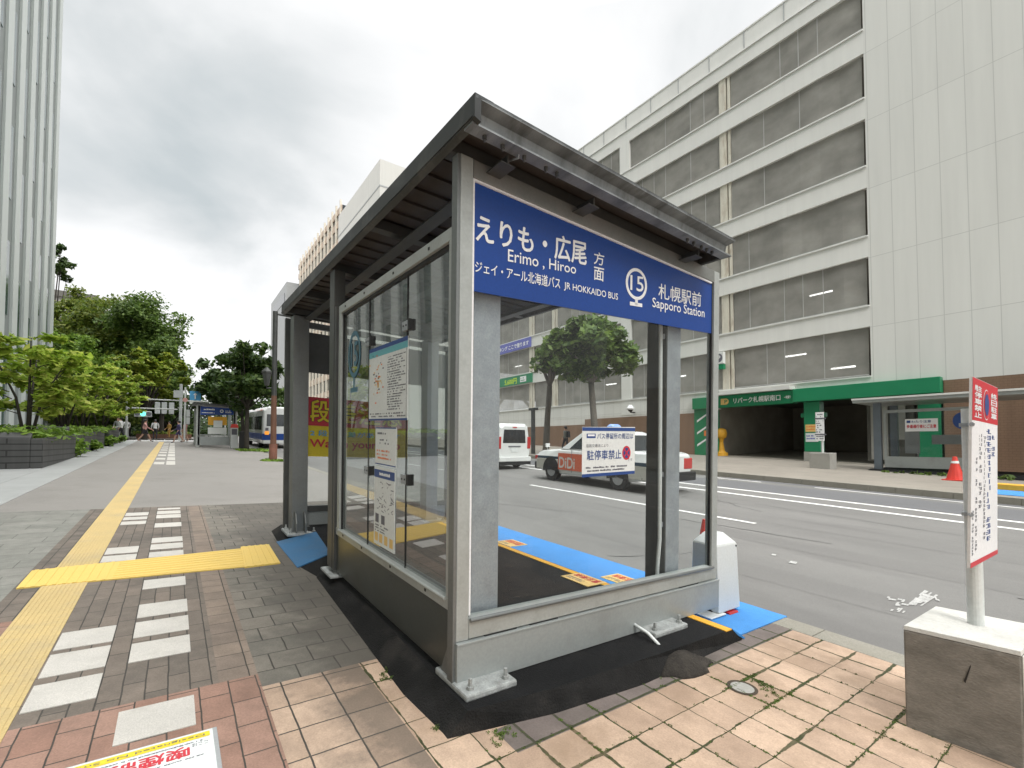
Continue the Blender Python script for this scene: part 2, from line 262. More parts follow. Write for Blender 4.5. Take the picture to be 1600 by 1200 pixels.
MT['fence'] = M('brown timber', (.10, .06, .045), .7)
MT['car_w'] = M('white car paint', (.70, .71, .69), .25, 0, .02, coat=.6)
MT['car_s'] = M('silver car paint', (.47, .46, .41), .3, .3, .03, coat=.5)
MT['car_n'] = M('navy car paint', (.02, .045, .07), .25, 0, .03, coat=.6)
MT['tyre'] = M('tyre', (.018, .018, .018), .8)
MT['rim'] = M('wheel cover', (.35, .36, .37), .35, .7)
MT['taill'] = M('red lamp lens', (.45, .02, .02), .2, coat=.5)
MT['amber'] = M('amber lamp lens', (.7, .25, .02), .3, emit=.6)
MT['headl'] = M('headlamp lens', (.6, .62, .62), .15, coat=.5)
MT['skin'] = M('skin', (.45, .27, .19), .6)
MT['hair'] = M('black hair', (.015, .013, .012), .5)
MT['c_white'] = M('white cloth', (.66, .66, .64), .8); MT['c_black'] = M('black cloth', (.02, .02, .024), .8)
MT['c_navy'] = M('purple navy cloth', (.06, .05, .13), .8); MT['c_grey'] = M('grey cloth', (.2, .21, .19), .8)
MT['c_pink'] = M('pink cloth', (.55, .3, .27), .8); MT['c_mustard'] = M('mustard cloth', (.35, .2, .04), .8); MT['c_beige'] = M('beige cloth', (.5, .4, .32), .8)
MT['siggrn'] = M('green signal light', (.1, .9, .6), .4, emit=1.6)
MT['sigbody'] = M('pale signal housing', (.45, .47, .46), .5)
MT['gpole'] = M('grey pole', (.42, .43, .41), .55, .2)
MT['brownpole'] = M('brown pole', (.16, .075, .045), .6, 0, .2, 4, stain=(.09, .05, .035), stain_amt=.5)
MT['wb'] = panelmat('white tower cladding', (.62, .61, .57), 6., 9., .03, .9, .5, .05)
MT['wfin'] = M('cream fin', (.66, .60, .50), .5)
MT['wred'] = M('pale red spandrel', (.46, .36, .28), .6)
MT['greyb'] = M('grey metal facade', (.35, .36, .36), .5, .2, .06, .2)
MT['orangecloth'] = M('orange banner cloth', (.8, .17, .06), .7)
MT['ad_or'] = M('orange red advert', (.55, .11, .05), .4, 0, .05)
MT['periwinkle'] = M('blue violet banner', (.13, .14, .42), .6)
MT['lime'] = M('lime print', (.55, .75, .03), .5)
MT['skyblue'] = M('light blue print', (.08, .35, .65), .5)
# ---------------------------------------------------------------- objects
ORG = {}
def tag(o, label=None, cat=None, group=None, kind=None):
    if label: o['label'] = label
    if cat: o['category'] = cat
    if group: o['group'] = group
    if kind: o['kind'] = kind
    return o
def thing(name, label, cat, loc=(0, 0, 0), rotz=0., group=None):
    o = bpy.data.objects.new(name, None); COL.objects.link(o); o.empty_display_size = .2
    o.location = loc; o.rotation_euler = (0, 0, rotz); ORG[o.name] = Vector(loc)
    return tag(o, label, cat, group)
class MB:
    def __init__(s, xf=None): s.v = []; s.f = []; s.m = []; s.xf = xf
    def add(s, vs_, fs, mi=0):
        k = len(s.v); s.v += [Vector(p) for p in vs_]
        for f in fs: s.f.append([i+k for i in f]); s.m.append(mi)
        return s
    def hexa(s, p, mi=0):     # p: bottom 4 (ccw), top 4
        return s.add(p, [(3, 2, 1, 0), (4, 5, 6, 7), (0, 1, 5, 4), (1, 2, 6, 5), (2, 3, 7, 6), (3, 0, 4, 7)], mi)
    def box(s, a, b, mi=0):
        x0, y0, z0 = [min(p, q) for p, q in zip(a, b)]; x1, y1, z1 = [max(p, q) for p, q in zip(a, b)]
        return s.hexa([(x0, y0, z0), (x1, y0, z0), (x1, y1, z0), (x0, y1, z0), (x0, y0, z1), (x1, y0, z1), (x1, y1, z1), (x0, y1, z1)], mi)
    def quad(s, a, b, c, d, mi=0): return s.add([a, b, c, d], [(0, 1, 2, 3)], mi)
    def prism(s, pts, d, mi=0):
        n = len(pts); d = Vector(d); p = [Vector(q) for q in pts]
        return s.add(p+[q+d for q in p], [tuple(range(n-1, -1, -1)), tuple(range(n, 2*n))]+[(i, (i+1) % n, n+(i+1) % n, n+i) for i in range(n)], mi)
    def tube(s, pts, r, n=8, mi=0, cap=True):
        pts = [Vector(p) for p in pts]; rs = r if isinstance(r, (list, tuple)) else [r]*len(pts)
        k = len(s.v); prev = None
        for i, p in enumerate(pts):
            t = (pts[min(i+1, len(pts)-1)]-pts[max(i-1, 0)]).normalized()
            if prev is None: a = t.orthogonal().normalized()
            else: a = (prev-t*prev.dot(t)).normalized()
            prev = a; b = t.cross(a)
            for j in range(n):
                an = 2*math.pi*j/n; s.v.append(p+(a*math.cos(an)+b*math.sin(an))*rs[i])
        for i in range(len(pts)-1):
            for j in range(n):
                s.f.append([k+i*n+j, k+i*n+(j+1) % n, k+(i+1)*n+(j+1) % n, k+(i+1)*n+j]); s.m.append(mi)
        if cap:
            s.f.append([k+j for j in range(n-1, -1, -1)]); s.m.append(mi)
            e_ = k+(len(pts)-1)*n; s.f.append([e_+j for j in range(n)]); s.m.append(mi)
        return s
    def loft(s, rings, mi=0, cap=True):
        k = len(s.v); n = len(rings[0])
        for r in rings: s.v += [Vector(p) for p in r]
        for i in range(len(rings)-1):
            for j in range(n):
                s.f.append([k+i*n+j, k+i*n+(j+1) % n, k+(i+1)*n+(j+1) % n, k+(i+1)*n+j]); s.m.append(mi)
        if cap:
            s.f.append([k+j for j in range(n-1, -1, -1)]); s.m.append(mi)
            e_ = k+(len(rings)-1)*n; s.f.append([e_+j for j in range(n)]); s.m.append(mi)
        return s
    def ring(s, c, ax, ay, r0, r1, n=28, mi=0, a0=0, a1=2*math.pi):
        c = Vector(c); ax = Vector(ax); ay = Vector(ay)
        for i in range(n):
            t0 = a0+(a1-a0)*i/n; t1 = a0+(a1-a0)*(i+1)/n
            P = lambda r, t: c+ax*(r*math.cos(t))+ay*(r*math.sin(t))
            if r0 > 0: s.add([P(r0, t0), P(r1, t0), P(r1, t1), P(r0, t1)], [(0, 1, 2, 3)], mi)
            else: s.add([c, P(r1, t0), P(r1, t1)], [(0, 1, 2)], mi)
        return s
    def build(s, name, mats, parent=None, local=False, smooth=False, bevel=0., fix=True, **tg):
        v = [s.xf(p) for p in s.v] if s.xf else s.v
        if parent is not None and not local:
            og = ORG[parent.name]; v = [p-og for p in v]
        me = bpy.data.meshes.new(name); me.from_pydata([tuple(p) for p in v], [], s.f)
        mats = mats if isinstance(mats, (list, tuple)) else [mats]
        for m in mats: me.materials.append(MT[m] if isinstance(m, str) else m)
        if len(mats) > 1: me.polygons.foreach_set('material_index', s.m)
        if smooth: me.polygons.foreach_set('use_smooth', [True]*len(s.f))
        if fix:
            import bmesh
            b = bmesh.new(); b.from_mesh(me); bmesh.ops.recalc_face_normals(b, faces=b.faces); b.to_mesh(me); b.free()
        me.update()
        o = bpy.data.objects.new(name, me); COL.objects.link(o)
        if parent is not None: o.parent = parent; ORG[o.name] = ORG[parent.name]
        else: ORG[o.name] = Vector((0, 0, 0))
        if bevel:
            md = o.modifiers.new('bevel', 'BEVEL'); md.width = bevel; md.segments = 2; md.limit_method = 'ANGLE'; md.angle_limit = math.radians(40)
        return tag(o, **tg)
def struct(mb, name, mats, **k): return mb.build(name, mats, kind='structure', **k)
# lettering: flat meshes of the built-in font, fitted to the four corners of the place they occupy
_tx = {}
def text_geo(s, bold):
    if (s, bold) in _tx: return _tx[(s, bold)]
    cu = bpy.data.curves.new('t', 'FONT'); cu.body = s; cu.size = 1; cu.offset = bold; cu.resolution_u = 3; cu.align_x = 'LEFT'
    ob = bpy.data.objects.new('t', cu); COL.objects.link(ob); dg = bpy.context.evaluated_depsgraph_get()
    me = ob.evaluated_get(dg).to_mesh()
    v = [(p.co.x, p.co.y) for p in me.vertices]; f = [tuple(p.vertices) for p in me.polygons]
    ob.evaluated_get(dg).to_mesh_clear(); bpy.data.objects.remove(ob); bpy.data.curves.remove(cu)
    x0 = min(p[0] for p in v); x1 = max(p[0] for p in v); y0 = min(p[1] for p in v); y1 = max(p[1] for p in v)
    _tx[(s, bold)] = ([((p[0]-x0)/(x1-x0+1e-9), (p[1]-y0)/(y1-y0+1e-9)) for p in v], f)
    return _tx[(s, bold)]
def put(mb, s, q, mi=0, bold=.0):
    """heavier lettering is the same outline laid down again slightly shifted, each copy a hair behind the last"""
    bl, br, tr, tl = [Vector(p) for p in q]; v, f = text_geo(s, 0.)
    h = ((tl-bl).length+(tr-br).length)/2; ex_ = (br-bl).normalized(); ey_ = (tl-bl).normalized(); nz = ex_.cross(ey_).normalized()
    base = [bl*(1-x)*(1-y)+br*x*(1-y)+tr*x*y+tl*(1-x)*y for x, y in v]
    d = bold*h
    for i, (a, b) in enumerate(((0, 0), (1, 0), (-1, 0), (0, 1), (0, -1)) if bold > .003 else ((0, 0),)):
        o = ex_*a*d+ey_*b*d-nz*i*.00012; mb.add([p+o for p in base], f, mi)
def marks(mb, q, rows, cols, mi=0, fill=.7, seed=0, vertical=False):
    """rows of small print too fine to read in the photograph"""
    r = random.Random(seed); bl, br, tr, tl = [Vector(p) for p in q]
    P = lambda x, y: bl*(1-x)*(1-y)+br*x*(1-y)+tr*x*y+tl*(1-x)*y
    for i in range(rows):
        x = 0.
        end = r.uniform(.6, 1)
        while x < end:
            wd = r.uniform(.3, 1.)/cols
            if r.random() < fill:
                y0 = (i+.25)/rows; y1 = (i+.25+r.uniform(.35, .55))/rows; x1 = min(1, x+wd*.85)
                if vertical: mb.quad(P(y0, 1-x1), P(y1, 1-x1), P(y1, 1-x), P(y0, 1-x), mi)
                else: mb.quad(P(x, y0), P(x1, y0), P(x1, y1), P(x, y1), mi)
            x += wd
# foliage
def leaf_cloud(name, mat, blobs, n, size, parent, flat=.0, shell=.55, aspect=1.6, seed=1, kind=None, droop=0.):
    """many leaf-sized quads spread through ellipsoid clumps"""
    r = np.random.default_rng(seed); bl = np.array([list(b) for b in blobs], float)
    wgt = (bl[:, 3]*bl[:, 4]*bl[:, 5])**(2/3); idx = r.choice(len(bl), n, p=wgt/wgt.sum())
    d = r.normal(size=(n, 3)); d /= np.linalg.norm(d, axis=1)[:, None]
    rad = shell+(1-shell)*r.random(n); rad *= r.choice([1, .6, 1.08], n, p=[.7, .2, .1])
    c = bl[idx, :3]+d*rad[:, None]*bl[idx, 3:6]
    nrm = d*.6+r.normal(size=(n, 3))*.7; nrm[:, 2] = np.abs(nrm[:, 2])+.25+flat*3; nrm /= np.linalg.norm(nrm, axis=1)[:, None]
    a = np.cross(nrm, r.normal(size=(n, 3))); a /= np.linalg.norm(a, axis=1)[:, None]; b = np.cross(nrm, a)
    s = size*(.6+.8*r.random(n))[:, None]
    v = np.stack([c-a*s*aspect*.5, c+b*s*.42-nrm*s*.1, c+a*s*aspect*.5, c-b*s*.42-nrm*s*.1], 1).reshape(-1, 3)
    og = ORG[parent.name] if parent is not None else Vector((0, 0, 0)); v = v-np.array(og)
    me = bpy.data.meshes.new(name); me.vertices.add(4*n); me.vertices.foreach_set('co', v.ravel())
    me.loops.add(4*n); me.loops.foreach_set('vertex_index', np.arange(4*n)); me.polygons.add(n)
    me.polygons.foreach_set('loop_start', np.arange(0, 4*n, 4)); me.polygons.foreach_set('loop_total', np.full(n, 4))
    me.materials.append(MT[mat]); me.update(); me.validate()
    o = bpy.data.objects.new(name, me); COL.objects.link(o)
    if parent is not None: o.parent = parent; ORG[o.name] = og
    else: ORG[o.name] = Vector((0, 0, 0))
    return tag(o, kind=kind)
def blobs_in(c, R, k, r0, r1, rnd, flatten=.7):
    out = []
    for i in range(k):
        d = Vector((rnd.gauss(0, 1), rnd.gauss(0, 1), rnd.gauss(0, 1))).normalized()*rnd.uniform(.35, 1)
        q = rnd.uniform(r0, r1)
        out.append((c[0]+d.x*R[0], c[1]+d.y*R[1], c[2]+d.z*R[2], q, q, q*flatten))
    return out
def tree(name, label, base, top, R, leaf, n, size, seed, trunk_r=.16, bark='bark', crown_c=None, k=26, br=(.55, .95), lean=(0, 0), group=None, flat=0., shell=.5, fork=.45):
    rnd = random.Random(seed); base = Vector(base); t = thing(name, label, 'tree', base, 0, group)
    cc = Vector(crown_c) if crown_c else Vector((base.x+lean[0], base.y+lean[1], top-R[2]-br[1]*.6))
    mb = MB(); mid = base.lerp(Vector((cc.x, cc.y, cc.z-R[2]*.5)), .75)
    fk = base+Vector((lean[0]*.4, lean[1]*.4, (cc.z-base.z)*fork))
    mb.tube([base-Vector((0, 0, .1)), base+Vector((0, 0, .25)), base.lerp(fk, .55)+Vector((rnd.uniform(-.1, .1), rnd.uniform(-.1, .1), 0)), fk], [trunk_r*1.35, trunk_r*1.05, trunk_r*.9, trunk_r*.8], 9)
    bl = blobs_in(cc, R, k, br[0], br[1], rnd)
    for b_ in bl[:14]:
        e_ = Vector(b_[:3]); m_ = fk.lerp(e_, .5)+Vector((rnd.uniform(-.2, .2), rnd.uniform(-.2, .2), R[2]*.18))
        mb.tube([fk, m_, e_], [trunk_r*.5, trunk_r*.28, trunk_r*.1], 6)
    mb.build('trunk', bark, t, smooth=True)
    leaf_cloud('crown', leaf, bl, n, size, t, flat, shell, seed=seed)
    return t
# ================================================================ GROUND
mb = MB(); mb.quad((-300, -300, -12.5), (400, -300, 400*A*.5-3), (400, 300, 400*A*.5-3), (-300, 300, -12.5)); struct(mb, 'ground', 'fwalk', fix=False)
mats = ['p_pink', 'walk', 'p_dark', 'p_red', 'p_brown', 'p_grey', 'p_slab', 'p_tan', 'p_stain']; MI = {m: i for i, m in enumerate(mats)}
XS = [-14, -4, 1.735, 1.93, 2.92, 3.08, 4.69, 9.97, 20, 45]; YS = [-4.10, -1.30, -.95, -.42, -.23, .88, 1.05, 2.2]
def zone(x, y):
    if x > 9.97: return 'walk'
    if y > 1.05: return 'p_red' if x < 4.69 else 'p_slab'
    if y > .88: return 'p_red' if x < 4.69 else 'p_dark'
    if y > -.23: return 'p_red' if x < 3.08 else 'p_dark'
    if y > -.42: return 'p_red' if x < 3.08 else 'p_brown'
    if 1.735 < x < 1.93 and y < -1.30: return 'p_stain'
    return ('p_tan' if y < -.95 else 'p_pink') if x < 2.92 else 'p_grey'
mb = MB()
for i in range(len(XS)-1):
    for j in range(len(YS)-1):
        x0, x1, y0, y1 = XS[i], XS[i+1], YS[j], YS[j+1]
        mb.quad((x0, y0, gz_(x0, y0)), (x1, y0, gz_(x1, y0)), (x1, y1, gz_(x1, y1)), (x0, y1, gz_(x0, y1)), MI[zone((x0+x1)/2, (y0+y1)/2)])
struct(mb, 'pavement', mats, fix=False)
def sheet(mb, x0, x1, y0, y1, dz=.004, mi=0, fn=gz_):
    mb.quad((x0, y0, fn(x0, y0)+dz), (x1, y0, fn(x1, y0)+dz), (x1, y1, fn(x1, y1)+dz), (x0, y1, fn(x0, y1)+dz), mi)
def slab(mb, x0, x1, y0, y1, z0, z1, mi=0, fn=gz_):
    mb.hexa([(x, y, fn(x, y)+z) for z in (z0, z1) for x, y in ((x0, y0), (x1, y0), (x1, y1), (x0, y1))], mi)
# kerb stones of the near side
mb = MB(); x = -14.
while x < 45: slab(mb, x, x+.594, -4.36, -4.102, -.3, .002); x += .6
struct(mb, 'kerb', 'kerb', bevel=.006)
# granite edge and the forecourt of the tower
mb = MB(); slab(mb, -14, 45, 2.2, 2.28, -.2, .006); slab(mb, -14, 45, 2.285, 2.9, -.2, .004); slab(mb, -14, 45, 2.905, 3.0, -.2, .006)
fz = lambda x, y: A*x+B*3.0
slab(mb, -14, 46, 3.005, 9.2, -.2, .003, 0, fz); struct(mb, 'forecourt', 'granite')
# road, far kerb, far pavement
mb = MB()
for a_, b_ in ((-60, -10), (-10, 10), (10, 45), (45, 130)):
    mb.quad((a_, -16.4, rz_(a_, -16.4)), (b_, -16.4, rz_(b_, -16.4)), (b_, -4.36, rz_(b_, -4.36)), (a_, -4.36, rz_(a_, -4.36)))
mb.quad((45, -4.36, rz_(45, -4.36)), (58, -4.36, rz_(58, -4.36)), (58, 60, rz_(58, -4.36)+.5), (45, 60, rz_(45, -4.36)+.5))
struct(mb, 'road', 'asphalt', fix=False)
mb = MB()
for x0, x1, y0, y1 in ((-30, 60, -15.4, -13.5), (-20, 9, -16.38, -16.0)): sheet(mb, x0, x1, y0, y1, .003, 0, rz_)
struct(mb, 'road_patch', 'asph_d', fix=False)
ff = lambda x, y: A*x+.045-.0005*(y+17)
mb = MB(); x = -30.
while x < 60: slab(mb, x, x+.594, -16.6, -16.4, -.3, .0, 0, ff); x += .6
struct(mb, 'far_kerb', 'kerb', bevel=.006)
mb = MB(); mb.quad((-60, -29, ff(-60, -29)), (130, -29, ff(130, -29)), (130, -16.6, ff(130, -16.6)), (-60, -16.6, ff(-60, -16.6))); struct(mb, 'far_pavement', 'fwalk', fix=False)
mb = MB(); mb.quad((58, -4.4, A*58-.1), (130, -4.4, A*110), (130, 60, A*110), (58, 60, A*58)); struct(mb, 'park_ground', 'walk', fix=False)
mb = MB()
for a_, b_, y0, y1 in ((-60, 130, -12.37, -12.19), (-60, 130, -13.38, -13.2), (4.3, 11, -8.78, -8.66), (-6, -1, -8.78, -8.66), (15, 20, -8.78, -8.66), (24, 29, -8.78, -8.66), (-12, 6.0, -15.9, -15.78), (7.6, 9.2, -15.9, -15.78), (12, 17, -15.9, -15.78)):
    x = a_
    while x < b_-.01: sheet(mb, x, min(b_, x+10), y0, y1, .007, 0, rz_); x += 10
for k in range(5): sheet(mb, 45.8+k*.9, 46.25+k*.9, -4.2, 3, .02, 0, lambda x, y: rz_(x, -4.36)+.25)
struct(mb, 'road_marking', 'rdwhite', fix=False)
# the tail of a painted word on the road, by the signpost
mb = MB()
def RQ(pts, dz=.008): mb.add([RDP(*p)+Vector((0, 0, dz)) for p in pts], [tuple(range(len(pts)))])
rnd = random.Random(12)
def worn(p00, p10, p11, p01, nx, ny, fill):          # paint flaked off in small pieces
    L2 = lambda a, b, t: (a[0]+(b[0]-a[0])*t, a[1]+(b[1]-a[1])*t); P2 = lambda x, y: L2(L2(p00, p10, x), L2(p01, p11, x), y)
    for i in range(nx):
        for j in range(ny):
            edge = i in (0, nx-1) or j in (0, ny-1)
            if rnd.random() < (fill*.65 if edge else fill):
                e4_ = [rnd.uniform(-.12, .22) for _ in range(4)]; RQ([P2((i+e4_[0])/nx, j/ny), P2((i+1.02)/nx, (j+e4_[1])/ny), P2((i+1)/nx, (j+1.02-e4_[2])/ny), P2((i-.02+e4_[3])/nx, (j+1)/ny)])
worn((1418, 946), (1440, 948), (1466, 931), (1444, 923), 7, 6, .9); worn((1383, 937), (1412, 942), (1415, 938), (1388, 933), 7, 2, .8); worn((1390, 956), (1412, 959), (1418, 953), (1396, 950), 6, 2, .85); worn((1398, 947), (1422, 951), (1424, 946), (1402, 942), 6, 2, .8); worn((1462, 939), (1472, 941), (1468, 935), (1460, 933), 3, 2, .7)
RQ([(1232, 880), (1244, 882), (1246, 879), (1236, 877)]); RQ([(1205, 868), (1212, 869), (1213, 867), (1207, 866)])
struct(mb, 'road_lettering', 'rdworn', fix=False)
mb = MB(); rnd = random.Random(5)
for px, py, dx_, dy_, n_ in ((1590, 935, -1.2, -.35, 16), (1190, 800, .9, -.5, 14), (1130, 862, .5, .9, 10), (900, 800, 1.2, .5, 14), (1300, 850, 1.6, .1, 18), (1450, 830, 1.5, -.3, 14)):
    p = RDP(px, py); p = Vector((p.x, p.y))
    for i in range(n_):
        q = p+Vector((dx_*.16+rnd.uniform(-.06, .06), dy_*.16+rnd.uniform(-.06, .06))); w_ = rnd.uniform(.004, .011); t_ = Vector((-(q-p).y, (q-p).x)).normalized()*w_
        mb.add([(a.x, a.y, rz_(a.x, a.y)+.0035) for a in (p-t_, q-t_, q+t_, p+t_)], [(0, 1, 2, 3)]); p = q
struct(mb, 'road_crack', 'black', fix=False)
mb = MB()
for y0, y1 in ((-6.1, -5.5), (-7.9, -7.3), (-9.6, -9.0), (-11.3, -10.7)): 
    for k in range(14): sheet(mb, -20+k*8, -12+k*8, y0, y1, .0018, 0, rz_)
struct(mb, 'tyre_track', M('tyre worn asphalt', (.158, .153, .144), .85, 0, .1, .6, .2, 170, bump=.3, bscale=150, stretch=(.3, 2, 1), stain=(.17, .165, .155), stain_amt=.95, stain_scale=.8), fix=False)
# tactile strip, white inlaid tiles
mb = MB(); x = 1.2
while x < 44: slab(mb, x, x+.296, .585, .878, -.02, .005); x += .30
struct(mb, 'tactile_paving', 'tac')
mb = MB()
for k in range(10): slab(mb, 1.2, 44, .604+k*.028, .618+k*.028, .0045, .0085)
struct(mb, 'tactile_ridge', 'tac')
mb = MB()
LT = [(2.925, 3.19), (3.27, 3.56), (3.62, 3.89), (5.645, 5.89), (5.96, 6.25), (7.584, 7.82), (7.94, 8.16), (8.275, 8.55)]
RT = [(2.46, 2.73), (3.255, 3.52), (3.61, 3.88), (3.965, 4.243), (4.62, 4.88), (5.675, 5.9), (6.014, 6.27), (6.351, 6.61), (7.275, 7.57), (7.96, 8.25), (8.32, 8.6), (8.73, 8.9)]
for a_, b_ in LT: slab(mb, a_*1.1, b_*1.1, .298, .574, -.02, .004)
for a_, b_ in RT: slab(mb, a_*1.1, b_*1.1, -.111, .1925, -.02, .004)
x = 20.2
while x < 43: slab(mb, x, x+1.2, .26, .55, -.02, .004); slab(mb, x-.2, x+1.75, -.06, .2, -.02, .004); x += 2.55
struct(mb, 'white_paving', 'wtile')
# the new yellow guide strip laid across to the shelter's entrance
mb = MB(); P = lambda px, py: G(px, py, 0)
a1, a2, a3, a4 = P(25, 921), P(50, 893), P(382, 857.5), P(388, 886)
def lift(p, d): return Vector((p.x, p.y, gz_(p.x, p.y)+d))
mb.hexa([lift(p, -.01) for p in (a1, a4, a3, a2)]+[lift(p, .010) for p in (a1, a4, a3, a2)])
b1, b2, b3, b4 = P(376, 856), P(420, 852), P(438, 881), P(382, 888)
mb.hexa([lift(p, -.01) for p in (b4, b3, b2, b1)]+[lift(p, .014) for p in (b4, b3, b2, b1)])
for k in range(5):
    t0 = (k+.3)/5; t1 = (k+.7)/5; mb.hexa([lift(p, .012) for p in (b4.lerp(b3, t0), b4.lerp(b3, t1), b1.lerp(b2, t1), b1.lerp(b2, t0))]+[lift(p, .018) for p in (b4.lerp(b3, t0), b4.lerp(b3, t1), b1.lerp(b2, t1), b1.lerp(b2, t0))])
for k in range(9):
    t0 = (k+.3)/26; t1 = (k+.7)/26; mb.hexa([lift(p, .008) for p in (a1.lerp(a4, t0), a1.lerp(a4, t1), a2.lerp(a3, t1), a2.lerp(a3, t0))]+[lift(p, .014) for p in (a1.lerp(a4, t0), a1.lerp(a4, t1), a2.lerp(a3, t1), a2.lerp(a3, t0))])
for k in range(8):
    t0 = (k+.35)/8; t1 = (k+.65)/8; u0, u1 = .36, .99
    q = [a1.lerp(a2, t0).lerp(a4.lerp(a3, t0), u0), a1.lerp(a2, t0).lerp(a4.lerp(a3, t0), u1), a1.lerp(a2, t1).lerp(a4.lerp(a3, t1), u1), a1.lerp(a2, t1).lerp(a4.lerp(a3, t1), u0)]
    mb.hexa([lift(p, .008) for p in q]+[lift(p, .013) for p in q])
struct(mb, 'guide_strip', 'tac_n')
# no-smoking mat stuck on the pavement; it reads towards the walker coming the other way
mt = thing('floor_mat', 'white no smoking notice mat stuck flat on the red pavers', 'floor sign', lift(Vector((2.2, .2, 0)), 0))
def fq(x0, x1, y0, y1, d): return [lift(Vector(p+(0,)), d) for p in ((x1, y0), (x1, y1), (x0, y1), (x0, y0))]   # bl br tr tl as read from +X
mb = MB(); X1, X0, Y0, Y1 = 2.635, 1.7, -.19, .66
q = fq(X0, X1, Y0, Y1, .0); mb.hexa([p+Vector((0, 0, -.004)) for p in q]+[p+Vector((0, 0, .005)) for p in q]); mb.build('mat_sheet', 'ink' if False else 'greyb', mt, bevel=.002)
mb = MB(); mb.quad(*fq(X0+.01, X1-.008, Y0+.018, Y1-.01, .0066)); mb.build('print_area', 'paper', mt)
mb = MB(); mb.quad(*fq(X1-.062, X1-.022, Y0+.03, Y1-.09, .008), 0)
put(mb, 'Designated No Smoking Area', fq(X1-.052, X1-.032, Y0+.05, Y1-.12, .009), 1)
put(mb, '喫煙制限区域', fq(X1-.175, X1-.098, Y0+.11, Y1-.2, .008), 2, .03)
put(mb, 'ここは', fq(X1-.12, X1-.095, Y0+.04, Y0+.10, .008), 1); marks(mb, fq(X1-.09, X1-.075, Y0+.06, Y1-.3, .008), 1, 40, 1, .8, 5); marks(mb, fq(X1-.2, X1-.188, Y0+.06, Y1-.3, .008), 1, 36, 1, .8, 6)
cc = lift(Vector((2.2, .2, 0)), .008); mb.ring(cc, (1, 0, A), (0, 1, B), .19, .235, 40, 2)
mb.add([cc+Vector(p) for p in ((-.15, .11, 0), (-.11, .15, 0), (.15, -.11, 0), (.11, -.15, 0))], [(0, 1, 2, 3)], 2)
mb.build('lettering', ['yellow', 'ink', 'red'], mt)
# ================================================================ BUS SHELTER (own frame: u away along the kerb, v towards the road, w up)
O = Vector((2.2, -1.234, A*2.2-B*1.234)); EU = Vector((1, 0, A)); EV = Vector((0, -1, -B)); EW = Vector((-.0307944, .0095881, 1))
S = lambda p: O+EU*p[0]+EV*p[1]+EW*p[2]
sh = thing('bus_shelter', 'large grey steel bus shelter with glass walls and blue stop sign nearest the camera', 'bus shelter', O)
def SB(): return MB(S)
# --- bitumen plinth under it
pl = thing('shelter_plinth', 'black bitumen plinth with sloped edges under the glass bus shelter', 'plinth', O)
mb = SB()
top = [(-.21, -.05, .1), (-.27, .42, .102), (-.30, 1.1, .1), (-.335, 2.17, .1), (4.95, 2.17, .1), (4.95, .0, .1), (4.3, .30, .1), (3.06, .17, .1), (2.6, .06, .1), (.3, -.03, .1)]
bot = [(-.21, -.17, -.01), (-.33, .45, -.01), (-.385, 1.1, -.01), (-.35, 2.3, -.01), (5.0, 2.33, -.01), (5.05, -.12, -.01), (4.33, -.16, -.01), (3.02, -.17, -.01), (2.6, -.10, -.01), (.25, -.2, -.01)]
k = len(top); mb.add(top, [tuple(range(k))], 0)
mb.add(top+bot, [(i, (i+1) % k, k+(i+1) % k, k+i) for i in range(k)], 1); mb.build('bitumen_mound', ['bitumen', 'bituslope'], pl)
mb = SB(); mb.hexa([(3.07, .17, .098), (4.27, .30, .098), (4.31, -.165, -.006), (3.03, -.175, -.006), (3.07, .17, .108), (4.27, .30, .108), (4.31, -.165, .006), (3.03, -.175, .006)]); mb.build('blue_ramp', 'bluedull', pl)
mb = SB(); mb.box((-.337, 2.08, .098), (4.9, 2.16, .106)); mb.build('yellow_edge', 'yelpaint', pl)
mb = SB(); mb.hexa([(-.33, 2.165, .085), (4.95, 2.165, .085), (4.95, 2.33, -.005), (-.345, 2.33, -.005), (-.33, 2.172, .104), (4.95, 2.172, .104), (4.95, 2.34, .006), (-.345, 2.34, .006)]); mb.box((-.3, 2.34, -.01), (4.95, 3.145, .008)); mb.build('blue_strip', 'bluepaint', pl)
for u0, u1, v0, v1, w_ in ((.9, 1.27, 1.90, 2.16, .108), (.95, 1.30, 2.50, 2.78, .011), (2.85, 3.2, 2.42, 2.72, .011), (3.3, 3.62, 1.90, 2.16, .108)): mb = SB(); mb.box((u0, v0, w_-.004), (u1, v1, w_+.002)); mb.build('floor_sticker', 'sticker', pl)
for u0, v0 in ((.35, .45), (1.35, .95), (2.1, 1.3), (.2, 1.5)): mb = SB(); mb.box((u0, v0, .1), (u0+.12, v0+.14, .104)); mb.build('floor_tile', 'p_tan', pl)
mb = SB()
for u0, u1, v0, v1, w_ in ((.9, 1.27, 1.90, 2.16, .108), (.95, 1.30, 2.50, 2.78, .011), (2.85, 3.2, 2.42, 2.72, .011)):
    q = [(u1-.03, v1-.03, w_+.004), (u0+.03, v1-.03, w_+.004), (u0+.03, v0+.13, w_+.004), (u1-.03, v0+.13, w_+.004)]
    put(mb, '段差注意', q, 0, .02); marks(mb, [(u1-.03, v0+.1, w_+.004), (u0+.03, v0+.1, w_+.004), (u0+.03, v0+.03, w_+.004), (u1-.03, v0+.03, w_+.004)], 2, 14, 1, .9, 3)
mb.build('sticker_lettering', ['red', 'ink'], pl)
